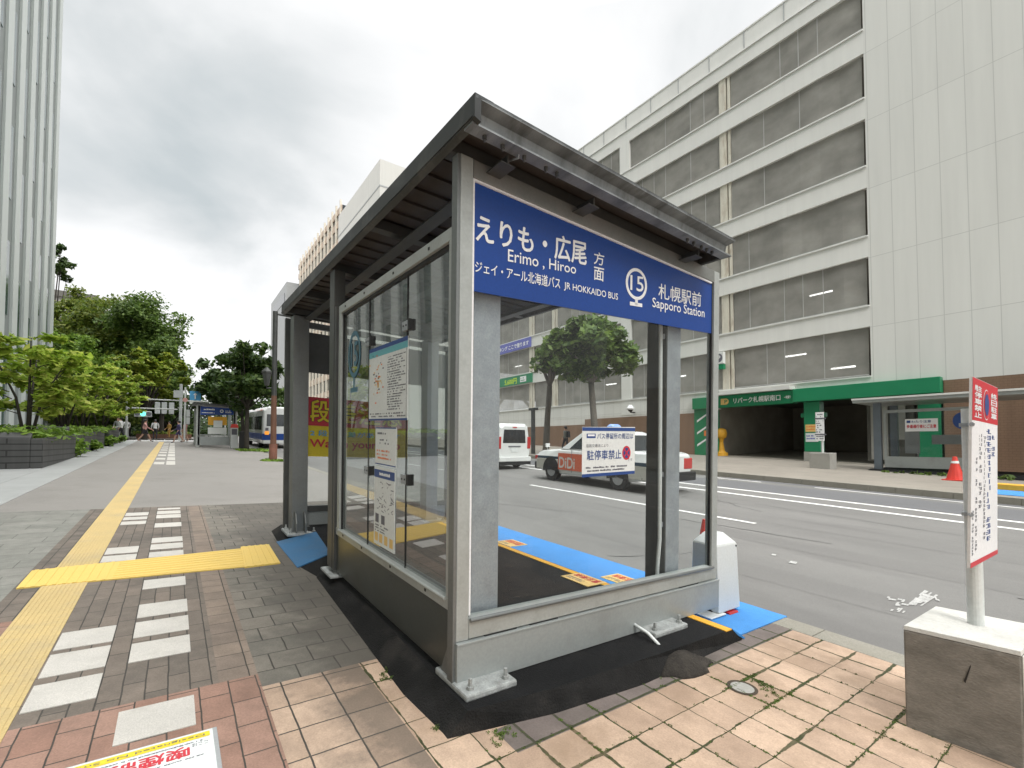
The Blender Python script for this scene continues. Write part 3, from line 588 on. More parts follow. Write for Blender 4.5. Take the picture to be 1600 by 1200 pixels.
# --- columns with base plates
def column(u0, u1, v0, v1, w0, w1, pu0, pu1, pv0, pv1, mat='galv'):
    c = SB(); t = .012                                                 # H section: two flanges and a web
    c.box((u0, v0, w0), (u0+t, v1, w1)); c.box((u1-t, v0, w0), (u1, v1, w1)); c.box((u0+t, (v0+v1)/2-.006, w0), (u1-t, (v0+v1)/2+.006, w1))
    c.box((u0+t, v0, w0), (u1-t, v0+.008, w1))
    co = c.build('column', mat, sh, bevel=.003)
    b = SB(); b.box((pu0, pv0, w0-.045), (pu1, pv1, w0-.005)); b.build('base_plate', 'galv_w', co, bevel=.012)
    b = SB()
    for uu in (pu0+.045, pu1-.045):
        for vv in (pv0+.05, pv1-.05): b = SB(); b.tube([S0(uu, vv, w0-.01), S0(uu, vv, w0+.012)], .02, 6); b.tube([S0(uu, vv, w0+.012), S0(uu, vv, w0+.05)], .011, 6); b.build('anchor_bolt', 'galv_w', co)
    return co
S0 = lambda u, v, w_: (u, v, w_)
column(.10, .30, .15, .335, .14, 2.93, -.15, .2, -.022, .30)
rc = column(.10, .285, 1.955, 2.13, .14, 2.93, -.15, .42, 1.50, 1.89); mb = SB(); mb.box((.10, 1.94, .14), (.285, 1.953, 2.93)); mb.build('shade_plate', 'darkst', rc)  # the dark plate puts the shade on the column's walkway side into colour
column(4.40, 4.62, .03, .22, .10, 2.93, 4.3, 4.72, -.04, .34, 'alu_d'); column(4.40, 4.62, 1.94, 2.13, .14, 2.93, 4.3, 4.72, 1.85, 2.25)
mb = SB()
for vv in (.06, .17): mb = SB(); mb.prism([(4.28, vv, .1), (4.40, vv, .1), (4.40, vv, .36), (4.34, vv, .34), (4.28, vv, .22)], (0, .015, 0)); mb.build('column_rib', 'alu_d', sh, bevel=.003)
mb = SB(); mb.box((2.27, -.035, .17), (2.42, .065, 2.93)); mb.box((2.22, -.03, .16), (2.26, .06, 2.58)); mb.build('entrance_post', 'darkst', sh, bevel=.003)
mb = SB(); mb.box((2.17, -.07, .1), (2.52, .09, .125)); mb.build('post_base_plate', 'galv_w', sh, bevel=.006)
# --- front face (towards the camera)
mb = SB(); mb.box((0, 0, .34), (.065, .078, 2.945)); mb.box((0, 2.452, .34), (.065, 2.53, 2.945)); mb.box((-.003, .078, .345), (.065, 2.452, .455)); mb.build('front_frame', 'alu', sh, bevel=.004)
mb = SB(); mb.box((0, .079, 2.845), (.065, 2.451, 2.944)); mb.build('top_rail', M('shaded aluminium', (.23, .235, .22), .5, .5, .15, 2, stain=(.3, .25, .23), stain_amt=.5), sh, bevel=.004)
mb = SB(); mb.box((.0, -.02, .12), (.06, -.001, 2.94)); mb.prism([(.01, -.005, .1), (.18, -.005, .1), (.06, -.005, .34), (.01, -.005, .34)], (0, .008, 0)); mb.tube([(-.015, .078, .45), (-.015, 2.452, .45)], .012, 8); mb.build('frame_trim', 'alu_d', sh, bevel=.002)
mb = SB(); mb.box((-.02, -.004, .105), (.02, 2.535, .325)); mb.box((-.024, -.004, .325), (.02, 2.535, .338)); mb.build('kick_panel', 'panel', sh, bevel=.003)
for v0, v1 in ((.5, .72), (.18, .40), (2.0, 2.25)): mb = SB(); mb.box((-.004, v0, .338), (.02, v1, .346)); mb.build('drain_slot', 'black', sh)
mb = SB(); mb.box((.034, .078, .455), (.042, 2.452, 2.845)); fg = mb.build('front_glass', 'glass', sh)
for v0, v1 in ((.078, .09), (2.44, 2.452)): mb = SB(); mb.box((.018, v0, .455), (.033, v1, 2.84)); mb.build('glazing_gasket', 'black', sh)
# --- side face (towards the walkway)
mb = SB(); mb.box((.065, -.004, .148), (2.5, .035, .49)); mb.build('side_kick_panel', 'panel_shade', sh, bevel=.003)
mb = SB(); mb.box((.065, -.012, .492), (2.26, .045, .555)); mb.box((.065, -.012, 2.505), (2.20, .045, 2.575)); mb.box((2.13, -.012, .555), (2.20, .045, 2.505)); mb.box((.066, -.012, .555), (.10, .045, 2.505)); mb.tube([(.1, -.015, .548), (2.13, -.015, .548)], .012, 8); mb.build('side_frame', 'alu', sh, bevel=.003)
mb = SB(); mb.box((.10, .008, 2.485), (2.13, .02, 2.505)); mb.box((2.112, .006, .555), (2.13, .02, 2.485)); mb.box((.10, .006, .555), (.115, .02, 2.485)); mb.build('side_gasket', 'black', sh)
mb = SB(); mb.box((.10, .022, .555), (2.13, .03, 2.505)); mb.build('side_glass', 'glass_s', sh)
for u_ in (.724, 1.458):
    mb = SB(); mb.box((u_-.003, .016, .555), (u_+.003, .021, 2.485)); mb.build('glass_joint', 'black', sh)
    for w_ in (1.14, 2.15):
        mb = SB(); mb.box((u_-.05, .002, w_-.03), (u_+.05, .02, w_+.03), 0); mb.box((u_-.075, .0, w_-.036), (u_-.045, .04, w_+.036), 1)
        for du in (-.02, .025): mb.box((u_+du-.006, -.001, w_-.006), (u_+du+.006, .003, w_+.006), 1)
        mb.build('glass_clip', ['galv', 'black'], sh)
mb = SB()
for u_ in (.35, .9, 1.5, 2.0):
    for w_ in (.515, 2.53): mb = SB(); mb.box((u_-.008, -.016, w_), (u_+.008, -.011, w_+.016)); mb.build('frame_screw', 'black', sh)
# --- far end
mb = SB(); mb.box((4.72, -.01, .03), (4.79, .07, 2.94)); mb.box((4.72, 2.45, .03), (4.79, 2.53, 2.94)); mb.box((4.72, .07, 2.86), (4.79, 2.45, 2.94)); mb.box((4.72, .07, .30), (4.79, 2.45, .38)); mb.build('end_frame', 'darkst', sh, bevel=.003)
mb = SB(); mb.box((4.745, .07, .11), (4.78, 2.45, .298)); mb.build('end_kick_panel', 'panel', sh)
mb = SB(); mb.box((4.75, .07, .38), (4.758, 2.45, 2.86)); mb.build('end_glass', 'glass', sh)
mb = SB(); mb.box((4.74, .07, 2.24), (4.749, 2.45, 2.80)); mb.build('sign_back', 'darkst', sh)
# --- roof: channel edges, deck, purlins
RU0, RU1, RV0, RV1 = -.275, 4.6, -.078, 2.268
mb = SB()
mb.box((RU0, RV0, 3.052), (RU1, RV1, 3.066)); mb.build('roof_sheet', 'roofst', sh)
mb = SB(); mb.box((RU0+.002, RV0, 2.995), (RU0+.012, RV1, 3.052)); mb.box((RU0, RV0, 2.945), (RU0+.075, RV1, 2.955)); mb.box((RU0+.062, RV0+.03, 2.955), (RU0+.075, RV1-.03, 2.996)); mb.build('front_fascia', 'gutter', sh, bevel=.002) if False else None
mb = SB(); mb.prism([(RU0, RV0, 3.066), (RU0, RV0, 3.048), (RU0+.07, RV0, 3.035), (RU0+.085, RV0, 2.965), (RU0+.03, RV0, 2.952), (RU0+.03, RV0, 2.942), (RU0+.11, RV0, 2.942), (RU0+.11, RV0, 3.066)], (0, RV1-RV0, 0)); mb.build('front_fascia', 'gutter', sh)
mb = SB(); mb.prism([(RU0, RV0-.006, 3.068), (RU0, RV0-.006, 2.955), (RU0, RV0+.03, 2.942), (RU0, RV0+.03, 3.05), (RU0, RV0+.1, 3.068)], (RU1-RU0, 0, 0)); mb.box((RU0+.02, RV0-.011, 2.962), (RU1, RV0-.005, 2.97)); mb.build('side_fascia', 'roofst', sh)
mb = SB(); mb.box((RU0+.11, RV1-.03, 2.942), (RU1, RV1, 3.05)); mb.box((RU1-.03, RV0+.03, 2.942), (RU1, RV1-.03, 3.05)); mb.build('rear_fascia', 'roofst', sh)
mb = SB(); u = RU0+.11
while u < RU1-.05:
    mb.box((u, RV0+.03, 3.022), (u+.13, RV1-.03, 3.04)); mb.box((u+.13, RV0+.03, 3.04), (u+.2, RV1-.03, 3.051)); u += .2
mb.build('roof_deck', 'deck', sh)
for u_ in (.02, 1.2, 2.35, 3.45, 4.42):
    mb = SB(); mb.box((u_, RV0+.035, 2.955), (u_+.006, RV1-.035, 3.02)); mb.box((u_, RV0+.035, 2.949), (u_+.09, RV1-.035, 2.955)); mb.box((u_, RV0+.035, 3.014), (u_+.09, RV1-.035, 3.020)); mb.build('purlin', 'darkst', sh)
for v_ in (.20, .85, 1.98):
    mb = SB(); mb.box((RU0+.13, v_, 2.90), (RU1-.04, v_+.012, 2.948)); mb.box((RU0+.13, v_-.04, 2.896), (RU1-.04, v_+.052, 2.902)); mb.build('roof_beam', 'darkst', sh)
mb = SB(); rnd = random.Random(2)
for v_ in (.02, .13, .27, .42, .5, 1.75, 1.83, 1.93, 2.0, 2.07): mb = SB(); mb.tube([(RU0+.075, v_, 2.945), (RU0+.075, v_, 2.925)], .012, 6); mb.tube([(RU0+.075, v_, 2.93), (RU0+.075, v_, 2.91)], .006, 6); mb.build('roof_bolt', 'darkst', sh)
mb = SB(); mb.tube([(RU0+.085, .24, 2.944), (RU0+.085, .24, 2.925), (-.06, .23, 2.955)], .005, 6); mb.build('guy_wire', 'galv', sh)
# --- cable conduit on the road-side column
mb = SB(); mb.tube([(.16, 1.55, 2.93), (.155, 1.58, 2.75), (.15, 1.78, 2.66), (.145, 1.90, 2.58), (.14, 1.917, 2.4), (.135, 1.917, 1.5), (.13, 1.917, .7), (.15, 1.917, .45), (.14, 1.917, .3), (.12, 1.90, .18)], .017, 8); mb.build('cable_conduit', 'plastic', sh, smooth=True)
mb = SB(); mb.tube([(.02, 1.44, .17), (-.14, 1.43, .15), (-.2, 1.44, .11), (-.24, 1.47, .06)], .012, 8); mb.build('drain_pipe', 'paper', sh, smooth=True)
for w_ in (.82, 1.22, 2.32):
    mb = SB(); mb.box((.115, 1.925, w_-.02), (.16, 1.939, w_+.02)); mb.build('conduit_clip', 'galv', sh)
rnd = random.Random(8); mb = SB(); rg = []; wob_ = [rnd.uniform(.8, 1.15) for _ in range(18)]
for k_, (s_, h_) in enumerate(((1, -.012), (.86, .018), (.66, .045), (.42, .066), (.2, .078), (.04, .082))): rg.append([(-.35+.17*s_*w__*math.cos(a_), 1.50+.25*s_*w__*math.sin(a_), h_+.03*max(0, math.cos(a_))*s_) for a_, w__ in zip([i*math.pi/9 for i in range(18)], wob_)])
mb.loft(rg); mb.build('mortar_patch', 'mortar', pl, smooth=True)
# --- the blue stop sign inside the front frame
mb = SB(); mb.prism([(.018, .086, 2.236), (.018, 2.44, 2.418), (.018, 2.44, 2.838), (.018, .086, 2.838)], (.012, 0, 0)); sg = mb.build('stop_sign', 'blue', sh)
mb = SB(); mb.box((.004, .079, .47), (.017, .090, 2.843)); mb.box((.004, .090, 2.831), (.017, 2.42, 2.843)); mb.build('sign_edge', 'white', sg)
mb = SB(); D = .0155
def sq(bl, br, tr, tl): return [(D, p[0], p[1]) for p in (bl, br, tr, tl)]
put(mb, 'えりも・広尾', sq((.108, 2.512), (.955, 2.602), (.955, 2.752), (.108, 2.662)), 0, .020)
put(mb, '方', sq((1.025, 2.630), (1.122, 2.640), (1.122, 2.724), (1.025, 2.712)), 0, .012)
put(mb, '面', sq((1.025, 2.526), (1.120, 2.535), (1.122, 2.622), (1.027, 2.612)), 0, .012)
put(mb, 'Erimo , Hiroo', sq((.324, 2.448), (.862, 2.512), (.862, 2.582), (.324, 2.529)), 0, .008)
put(mb, 'ジェイ・アール北海道バス', sq((.104, 2.342), (.727, 2.392), (.727, 2.462), (.104, 2.404)), 0, .010)
put(mb, 'JR HOKKAIDO BUS', sq((.760, 2.392), (1.264, 2.428), (1.264, 2.486), (.760, 2.446)), 0, .008)
put(mb, '15', sq((1.395, 2.543), (1.539, 2.560), (1.539, 2.668), (1.395, 2.648)), 0, .012)
put(mb, '札幌駅前', sq((1.716, 2.553), (2.280, 2.606), (2.280, 2.722), (1.716, 2.668)), 0, .010)
put(mb, 'Sapporo Station', sq((1.645, 2.452), (2.332, 2.508), (2.332, 2.602), (1.645, 2.545)), 0, .008)
mb.ring((D, 1.4625, 2.60), (0, .118, .012), (0, 0, .114), .8, 1.0, 40)
mb.add([(D, p, q) for p, q in ((1.448, 2.492), (1.478, 2.494), (1.478, 2.45), (1.448, 2.447))], [(0, 1, 2, 3)]); mb.add([(D, p, q) for p, q in ((1.391, 2.459), (1.528, 2.473), (1.528, 2.447), (1.391, 2.433))], [(0, 1, 2, 3)])
mb.build('sign_lettering', 'white', sg)
# --- notices fixed on the glass
def notice(name, label, cat, loc): return thing(name, label, cat, S(loc))
n1 = notice('parking_notice', 'white no parking notice with blue edges on the front glass', 'notice', (.03, 1.2, 1.2))
V0, V1, W0, W1 = .95, 1.482, 1.212, 1.572; U_ = .0322
def vq(v0, v1, w0, w1, u_=.0305): return [(u_, v0, w0), (u_, v1, w0), (u_, v1, w1), (u_, v0, w1)]
sk = lambda v: (v-V0)/(V1-V0)*.03
mb = SB(); mb.hexa([(.0325, V0, W0), (.0325, V1, W0+.022), (.0338, V1, W0+.022), (.0338, V0, W0), (.0325, V0, W1-.03), (.0325, V1, W1), (.0338, V1, W1), (.0338, V0, W1-.03)]); mb.build('board', 'paper', n1)
mb = SB(); T = lambda v, w_: (.0315, v, w_+sk(v)*.85-.004)
def tq(v0, v1, w0, w1): return [T(v0, w0), T(v1, w0), T(v1, w1), T(v0, w1)]
mb.quad(*tq(V0, V1, W1-.052, W1-.028), 0); mb.quad(*tq(V0, V1, W0+.001, W0+.022), 0)
put(mb, 'バス停留所の周辺は', tq(1.09, 1.46, 1.465, 1.505), 1, .01); put(mb, '道路交通法により', tq(.985, 1.2, 1.41, 1.432), 2); put(mb, '駐停車禁止', tq(.995, 1.335, 1.325, 1.39), 1, .010); put(mb, 'です', tq(1.40, 1.455, 1.305, 1.325), 2)
marks(mb, tq(.985, 1.47, 1.242, 1.285), 2, 26, 2, .85, 11)
for q in (tq(.99, 1.075, 1.472, 1.502),): mb.quad(*q, 1)
mb.quad(*[Vector(p)+Vector((-.0006, 0, 0)) for p in tq(1.0, 1.065, 1.485, 1.497)], 4)
mb.ring(T(1.39, 1.365), (0, .045, .002), (0, 0, .05), 0, 1, 28, 3); c = Vector(T(1.39, 1.365))+Vector((-.0006, 0, 0))
mb.ring(c, (0, .045, .002), (0, 0, .05), 0, .74, 28, 1); c += Vector((-.0006, 0, 0))
for sgn in (1, -1): mb.add([c+Vector((0, p*.045, q*.05)) for p, q in ((-.62, -.45*sgn), (-.45, -.62*sgn), (.62, .45*sgn), (.45, .62*sgn))], [(0, 1, 2, 3)], 3)
mb.build('lettering', ['navy', 'navy', 'ink', 'red', 'white'], n1)
def uq(u0, u1, w0, w1, v_): return [(u1, v_, w0), (u0, v_, w0), (u0, v_, w1), (u1, v_, w1)]     # read from the walkway: left = far end
def poster(name, label, cat, u0, u1, w0, w1): 
    t = notice(name, label, cat, ((u0+u1)/2, .018, w0)); mb = SB(); mb.box((u0, .016, w0), (u1, .0205, w1)); mb.build('sheet', 'paper', t); return t
n2 = poster('route_map', 'pale route map poster with teal heading on the side glass', 'poster', .705, 1.445, 1.53, 2.085)
mb = SB(); V_ = .0152
mb.quad(*uq(.705, 1.445, 2.055, 2.085, V_), 0); mb.quad(*uq(.705, 1.445, 2.01, 2.054, V_), 1); mb.quad(*uq(.705, 1.445, 1.53, 1.543, V_), 0)
marks(mb, uq(.73, 1.06, 1.60, 1.99, V_), 22, 16, 2, .75, 21); rnd = random.Random(4)
pts = [(1.25, 1.87)]
for k in range(46):
    a_ = rnd.uniform(0, 6.28); r_ = abs(rnd.gauss(0, .08)); x_, z_ = 1.25+r_*math.cos(a_), 1.82+r_*math.sin(a_)*1.5; d_ = rnd.uniform(.006, .02)
    mb.quad((x_+d_, V_, z_-.004), (x_-d_, V_, z_-.004), (x_-d_, V_, z_+.006), (x_+d_, V_, z_+.006), rnd.choice([3, 3, 4, 2]))
marks(mb, uq(.73, 1.42, 1.55, 1.59, V_), 2, 22, 2, .6, 23); mb.build('print', ['navy', 'teal', 'ink', 'sticker', 'orange'], n2)
n3 = poster('fare_notice', 'small white notice sheet with orange lines below the route map', 'notice', .89, 1.292, 1.205, 1.478)
mb = SB(); mb.quad(*uq(.89, 1.292, 1.47, 1.478, V_), 0); marks(mb, uq(.93, 1.25, 1.42, 1.45, V_), 1, 12, 1, .9, 31); marks(mb, uq(.93, 1.2, 1.35, 1.40, V_), 2, 9, 1, .4, 32); marks(mb, uq(.92, 1.26, 1.24, 1.32, V_), 3, 14, 2, .7, 33); mb.quad(*uq(.89, 1.292, 1.205, 1.212, V_), 0); mb.build('print', ['navy', 'ink', 'orange'], n3)
n4 = poster('area_map_notice', 'tall white boarding place map with blue heading on the side glass', 'poster', .905, 1.305, .605, 1.185)
mb = SB(); mb.quad(*uq(.905, 1.305, 1.105, 1.165, V_), 0); marks(mb, uq(.95, 1.2, 1.115, 1.155, V_-.0005), 1, 8, 4, .9, 41); rnd = random.Random(9)
for k in range(34):
    x_, z_ = rnd.uniform(.94, 1.27), rnd.uniform(.86, 1.08); d_ = rnd.uniform(.006, .03); e_ = rnd.uniform(-.02, .02)
    mb.quad((x_+d_, V_, z_), (x_-d_, V_, z_+e_), (x_-d_, V_, z_+e_+.006), (x_+d_, V_, z_+.006), 1)
for x_, z_ in ((1.24, .80), (1.12, .80)): mb.quad(*uq(x_-.035, x_+.035, z_-.03, z_+.035, V_), 1)
for x_ in (1.25, 1.16, 1.06, .96): mb.quad(*uq(x_-.032, x_+.032, .63, .695, V_), 3)
marks(mb, uq(.93, 1.28, .70, .76, V_), 3, 12, 1, .7, 43); mb.build('print', ['navy', 'ink', 'teal', 'sticker', 'white'], n4)
dc = notice('stop_decal', 'round blue grey stop 15 decal on the side glass', 'decal', (1.83, .018, 1.8))
mb = SB(); c = (1.835, .0175, 2.10); mb.ring(c, (.165, 0, 0), (0, 0, .20), .80, 1, 36, 0); put(mb, '15', uq(1.745, 1.925, 2.0, 2.2, .0175), 0, .02)
mb.quad(*uq(1.815, 1.855, 1.80, 1.9, .0175), 0); mb.quad(*uq(1.74, 1.93, 1.775, 1.815, .0175), 0); mb.build('decal_print', 'teal' if False else M('faded teal', (.06, .16, .22), .5), dc)
# red and yellow step warning on the end glass
n5 = thing('step_warning', 'red and yellow step warning banner hung on the far glass wall', 'warning sign', S((4.7, .9, 1.06)))
E1 = .27; E2 = 1.75
def eq(v0, v1, w0, w1, u_=4.693): return [(u_, v0, w0), (u_, v1, w0), (u_, v1, w1), (u_, v0, w1)]
mb = SB(); mb.box((4.70, E1, 1.07), (4.712, E2, 1.50), 0); mb.box((4.70, E1, 1.50), (4.712, E2, 1.90), 1); mb.build('banner_board', ['yellow', 'red'], n5)
mb = SB(); put(mb, '段', eq(.31, .56, 1.56, 1.86, 4.6965), 1, .045); put(mb, '差注意', eq(.62, 1.65, 1.56, 1.86, 4.6965), 1, .045)
mb2 = SB(); put(mb2, '段', eq(.31, .56, 1.56, 1.86), 0, .02); put(mb2, '差注意', eq(.62, 1.65, 1.56, 1.86), 0, .02)
put(mb2, '2 段の段差があります', eq(.31, 1.62, 1.36, 1.44), 1, .02); put(mb2, 'Watch your step', eq(.31, 1.62, 1.17, 1.31), 2, .03)
mb.build('outline', ['ink', 'black'], n5); mb2.build('lettering', ['yellow', 'skyblue', 'red'], n5)
# ================================================================ PARKING GARAGE across the road
GY = -28.39
ga = thing('parking_garage', 'cream multi storey parking garage with netted open decks across the road', 'garage', (8, GY, .2))
LV = [(4.83, 7.34), (8.41, 10.92), (12.0, 14.5), (15.62, 18.1), (19.2, 21.55), (22.8, 25.1)]     # sill and head of each open deck
X0, X1 = 8.1, 52.; YB = GY-14
mb = MB(); mb.box((-22, GY-.3, 4.3), (X0, GY, 29.5)); mb.box((-22, YB, .1), (-21.7, GY-.3, 29.5)); mb.build('blank_wall', 'gwall', ga)
bands = [(LV[i][1], LV[i+1][0]) for i in range(5)]+[(25.1, 26.05)]
for i, (z0, z1) in enumerate(bands):
    mb = MB(); mb.box((X0, GY-.25, z0), (X1, GY+.0, z1-.05)); b_ = mb.build('spandrel', 'gband', ga)
    mb = MB(); mb.box((X0, GY-.3, z1-.05), (X1, GY+.07, z1+.03)); mb.build('sill', 'gtrim', b_)
mb = MB(); mb.box((X0, GY-.25, 4.46), (16.18, GY, 4.76)); b_ = mb.build('spandrel', 'gband', ga); mb = MB(); mb.box((X0, GY-.3, 4.765), (16.18, GY+.07, 4.84)); mb.build('sill', 'gtrim', b_)
mb = MB(); mb.box((16.2, GY-.25, 3.6), (X1, GY, 4.75)); b_ = mb.build('spandrel', 'gwall', ga); mb = MB(); mb.box((16.2, GY-.3, 4.75), (X1, GY+.07, 4.84)); mb.build('sill', 'gtrim', b_)
# the low wall steps up along the slope to the left
mb = MB(); mb.box((28.2, GY+.0, .5), (X1, GY+.09, 3.0)); mb.box((17.8, GY+.0, .3), (28.2, GY+.09, 3.45)); mb.box((-22, GY+.0, -.6), (5.4, GY+.08, 3.35)); mb.box((-22, GY-.3, -.6), (5.4, GY, 4.3)); mb.build('brown_plinth', 'btile', ga)
mb = MB(); mb.box((17.8, GY-.25, .2), (X1, GY-.01, 3.6)); mb.build('ground_wall', 'gwall', ga)
mb = MB(); mb.box((23.3, GY-.25, 3.6), (24.25, GY+.015, 25.1)); mb.box((X1-.9, GY-.25, 3.6), (X1, GY+.015, 26)); mb.build('wall_pier', 'gband', ga)
for x_ in (15.25, 31.9, 35.35, 43.5):
    for z0, z1 in LV:
        mb = MB(); mb.box((x_, GY-.22, z0+.03), (x_+.16, GY-.1, z1)); mb.box((x_+.26, GY-.3, z0+.03), (x_+.72, GY-.08, z1)); mb.build('steel_column', 'gcol', ga)
for i, (z0, z1) in enumerate(LV):
    for xa, xb in ((X0+.12, 15.2), (16.0, 23.2), (24.3, 31.8), (32.7, 35.2), (36.1, 43.4), (44.3, X1-.95)):
        k = max(2, int((xb-xa)/.9)); mb = MB(); rnd = random.Random(int(xa*10+i))
        pts = [(xa+(xb-xa)*q/k, GY-.14+rnd.uniform(-.05, .05)) for q in range(k+1)]
        for (xp, yp), (xq, yq) in zip(pts, pts[1:]): mb.quad((xp, yp, z0+.06), (xq, yq, z0+.06), (xq, yq, z1), (xp, yp, z1), 0)
        ne = mb.build('safety_net', 'net', ga, fix=False)
        mb = MB()
        for q in range(1, k):
            if rnd.random() < .5: xp, yp = pts[q]; mb.box((xp-.022, yp, z0+.06), (xp+.022, yp+.012, z1))
        mb.box((xa, GY-.08, z0+.05), (xb, GY-.06, z0+.10)); mb.build('net_seam', 'netseam', ne)
    for xa, xb in ((16.2, 22.9), (24.8, 31.6), (36.3, 43.2)):
        if i in (1, 3) and xa < 20: continue
        mb = MB(); xm = (xa+xb)/2
        mb.tube([(xm-.2, GY-.6, z1), (xa, GY-.6, z0)], .14, 6); mb.tube([(xm+.2, GY-.6, z1), (xb, GY-.6, z0)], .14, 6); mb.build('cross_brace', 'gcol', ga)
mb = MB()
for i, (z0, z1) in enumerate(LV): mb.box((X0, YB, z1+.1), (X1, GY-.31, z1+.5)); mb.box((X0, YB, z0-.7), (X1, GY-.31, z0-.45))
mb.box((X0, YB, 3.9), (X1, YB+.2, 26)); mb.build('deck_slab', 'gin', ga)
for x_, z_ in ((10.2, 10.0), (11.6, 6.65), (9.2, 5.6), (39, 9.7), (26, 6.4), (19.5, 6.3)):
    mb = MB(); mb.tube([(x_, GY-1.4, z_), (x_+1.15, GY-1.4, z_)], .05, 8); mb.build('tube_light', 'lamp', ga)
mb = MB(); mb.box((-22, GY-.2, 26.05), (X1, GY-.12, 27.35)); mb.box((-22, GY-.22, 27.33), (X1, GY-.08, 27.42)); p_ = mb.build('parapet_screen', 'gband', ga)
mb = MB(); x_ = -21.
while x_ < X1: mb = MB(); mb.box((x_, GY-.12, 26.05), (x_+.05, GY-.09, 27.34)); mb.build('screen_joint', 'greyb', p_); x_ += 2.35
# vehicle entrance
mb = MB(); mb.box((8.6, GY-11, .1), (17.8, GY-10.8, 4.6)); mb.box((16.3, GY-10.8, .1), (16.5, GY-.3, 4.6)); mb.box((5.4, GY-10.8, .1), (5.6, GY-.3, 4.6)); mb.box((5.6, GY-10.8, 4.3), (16.3, GY-.3, 4.5)); mb.build('entrance_wall', 'gdark', ga)
mb = MB(); mb.quad((5.6, GY-10.8, .7), (16.3, GY-10.8, .9), (16.3, GY, ff(16.3, GY)+.01), (5.6, GY, ff(5.6, GY)+.01)); mb.build('entrance_ramp', 'conc_m' if False else 'gdark', ga)
mb = MB(); mb.box((5.42, GY-.2, 3.72), (11.62, GY+.45, 4.45)); mb.box((11.62, GY-.2, 3.68), (17.9, GY+.35, 4.42)); fa = mb.build('fascia', 'green', ga, bevel=.02)
mb = MB(); mb.box((11.64, GY-.1, 4.44), (16.2, GY+.75, 4.62)); mb.build('canopy', 'gtrim', ga)
mb = MB()
for s_, xa, xb, z0, z1, mi in (('リパーク札幌駅南口', 15.05, 12.3, 3.88, 4.22, 0), ('一時預り', 12.1, 11.75, 3.95, 4.12, 0)):
    put(mb, s_, [(xa, GY+.356, z0), (xb, GY+.356, z0), (xb, GY+.356, z1), (xa, GY+.356, z1)], mi, .02)
cx = 15.55; mb.ring((cx, GY+.357, 4.04), (-.19, 0, 0), (0, 0, .19), 0, 1, 24, 1); mb.quad((cx+.33, GY+.356, 3.85), (cx, GY+.356, 3.85), (cx, GY+.356, 4.23), (cx+.33, GY+.356, 4.23), 1)
put(mb, 'P', [(cx+.08, GY+.359, 3.93), (cx-.1, GY+.359, 3.93), (cx-.1, GY+.359, 4.15), (cx+.08, GY+.359, 4.15)], 2, .03); mb.build('fascia_lettering', ['white', 'sticker', 'green'], fa)
mb = MB(); mb.box((10.42, GY-.5, .95), (11.2, GY+.1, 3.7)); mb.box((10.2, GY-.35, 2.85), (11.42, GY-.05, 3.1)); pi_ = mb.build('entrance_pillar', 'green', ga, bevel=.02)
mb = MB(); mb.box((10.40, GY-.52, .3), (11.22, GY+.12, .95)); mb.build('pillar_foot', 'conc_m', pi_)
mb = MB(); mb.box((10.5, GY+.1, 2.05), (11.12, GY+.115, 2.45), 0); mb.box((10.5, GY+.1, 1.5), (11.12, GY+.115, 1.98), 1); marks(mb, [(11.08, GY+.118, 2.12), (10.54, GY+.118, 2.12), (10.54, GY+.118, 2.4), (11.08, GY+.118, 2.4)], 2, 6, 2, .9, 3); marks(mb, [(11.08, GY+.118, 1.6), (10.54, GY+.118, 1.6), (10.54, GY+.118, 1.9), (11.08, GY+.118, 1.9)], 2, 6, 3, .9, 4); mb.build('pillar_notice', ['sticker', 'paper', 'orange', 'periwinkle'], pi_)
for xa, xb in ((5.5, 6.3), (16.35, 17.9)): mb = MB(); mb.box((xa, GY-.3, .3), (xb, GY+.12, 3.72)); mb.build('green_pier', 'green', ga)
mb = MB()
for k in range(3): mb.add([(17.7, GY+.125, 1.2+k*.8), (16.6, GY+.125, 1.9+k*.8), (16.6, GY+.125, 2.0+k*.8), (17.7, GY+.125, 1.35+k*.8)], [(0, 1, 2, 3)], 0)
mb.box((16.7, GY+.12, 1.9), (17.2, GY+.13, 2.25), 1); mb.box((16.55, GY+.12, 1.5), (17., GY+.13, 1.8), 0); mb.build('pier_graphic', ['white', 'orange'], ga)
mb = MB(); mb.box((15.72, GY+.02, 6.5), (16.3, GY+.3, 7.25), 0); mb.box((15.72, GY+.02, 6.15), (16.3, GY+.28, 6.45), 2); mb.ring((16.0, GY+.303, 6.87), (-.24, 0, 0), (0, 0, .28), 0, 1, 24, 1); put(mb, 'P', [(16.1, GY+.306, 6.72), (15.9, GY+.306, 6.72), (15.9, GY+.306, 7.02), (16.1, GY+.306, 7.02)], 0, .03); mb.build('parking_sign', ['paper', 'ink', 'green'], ga)
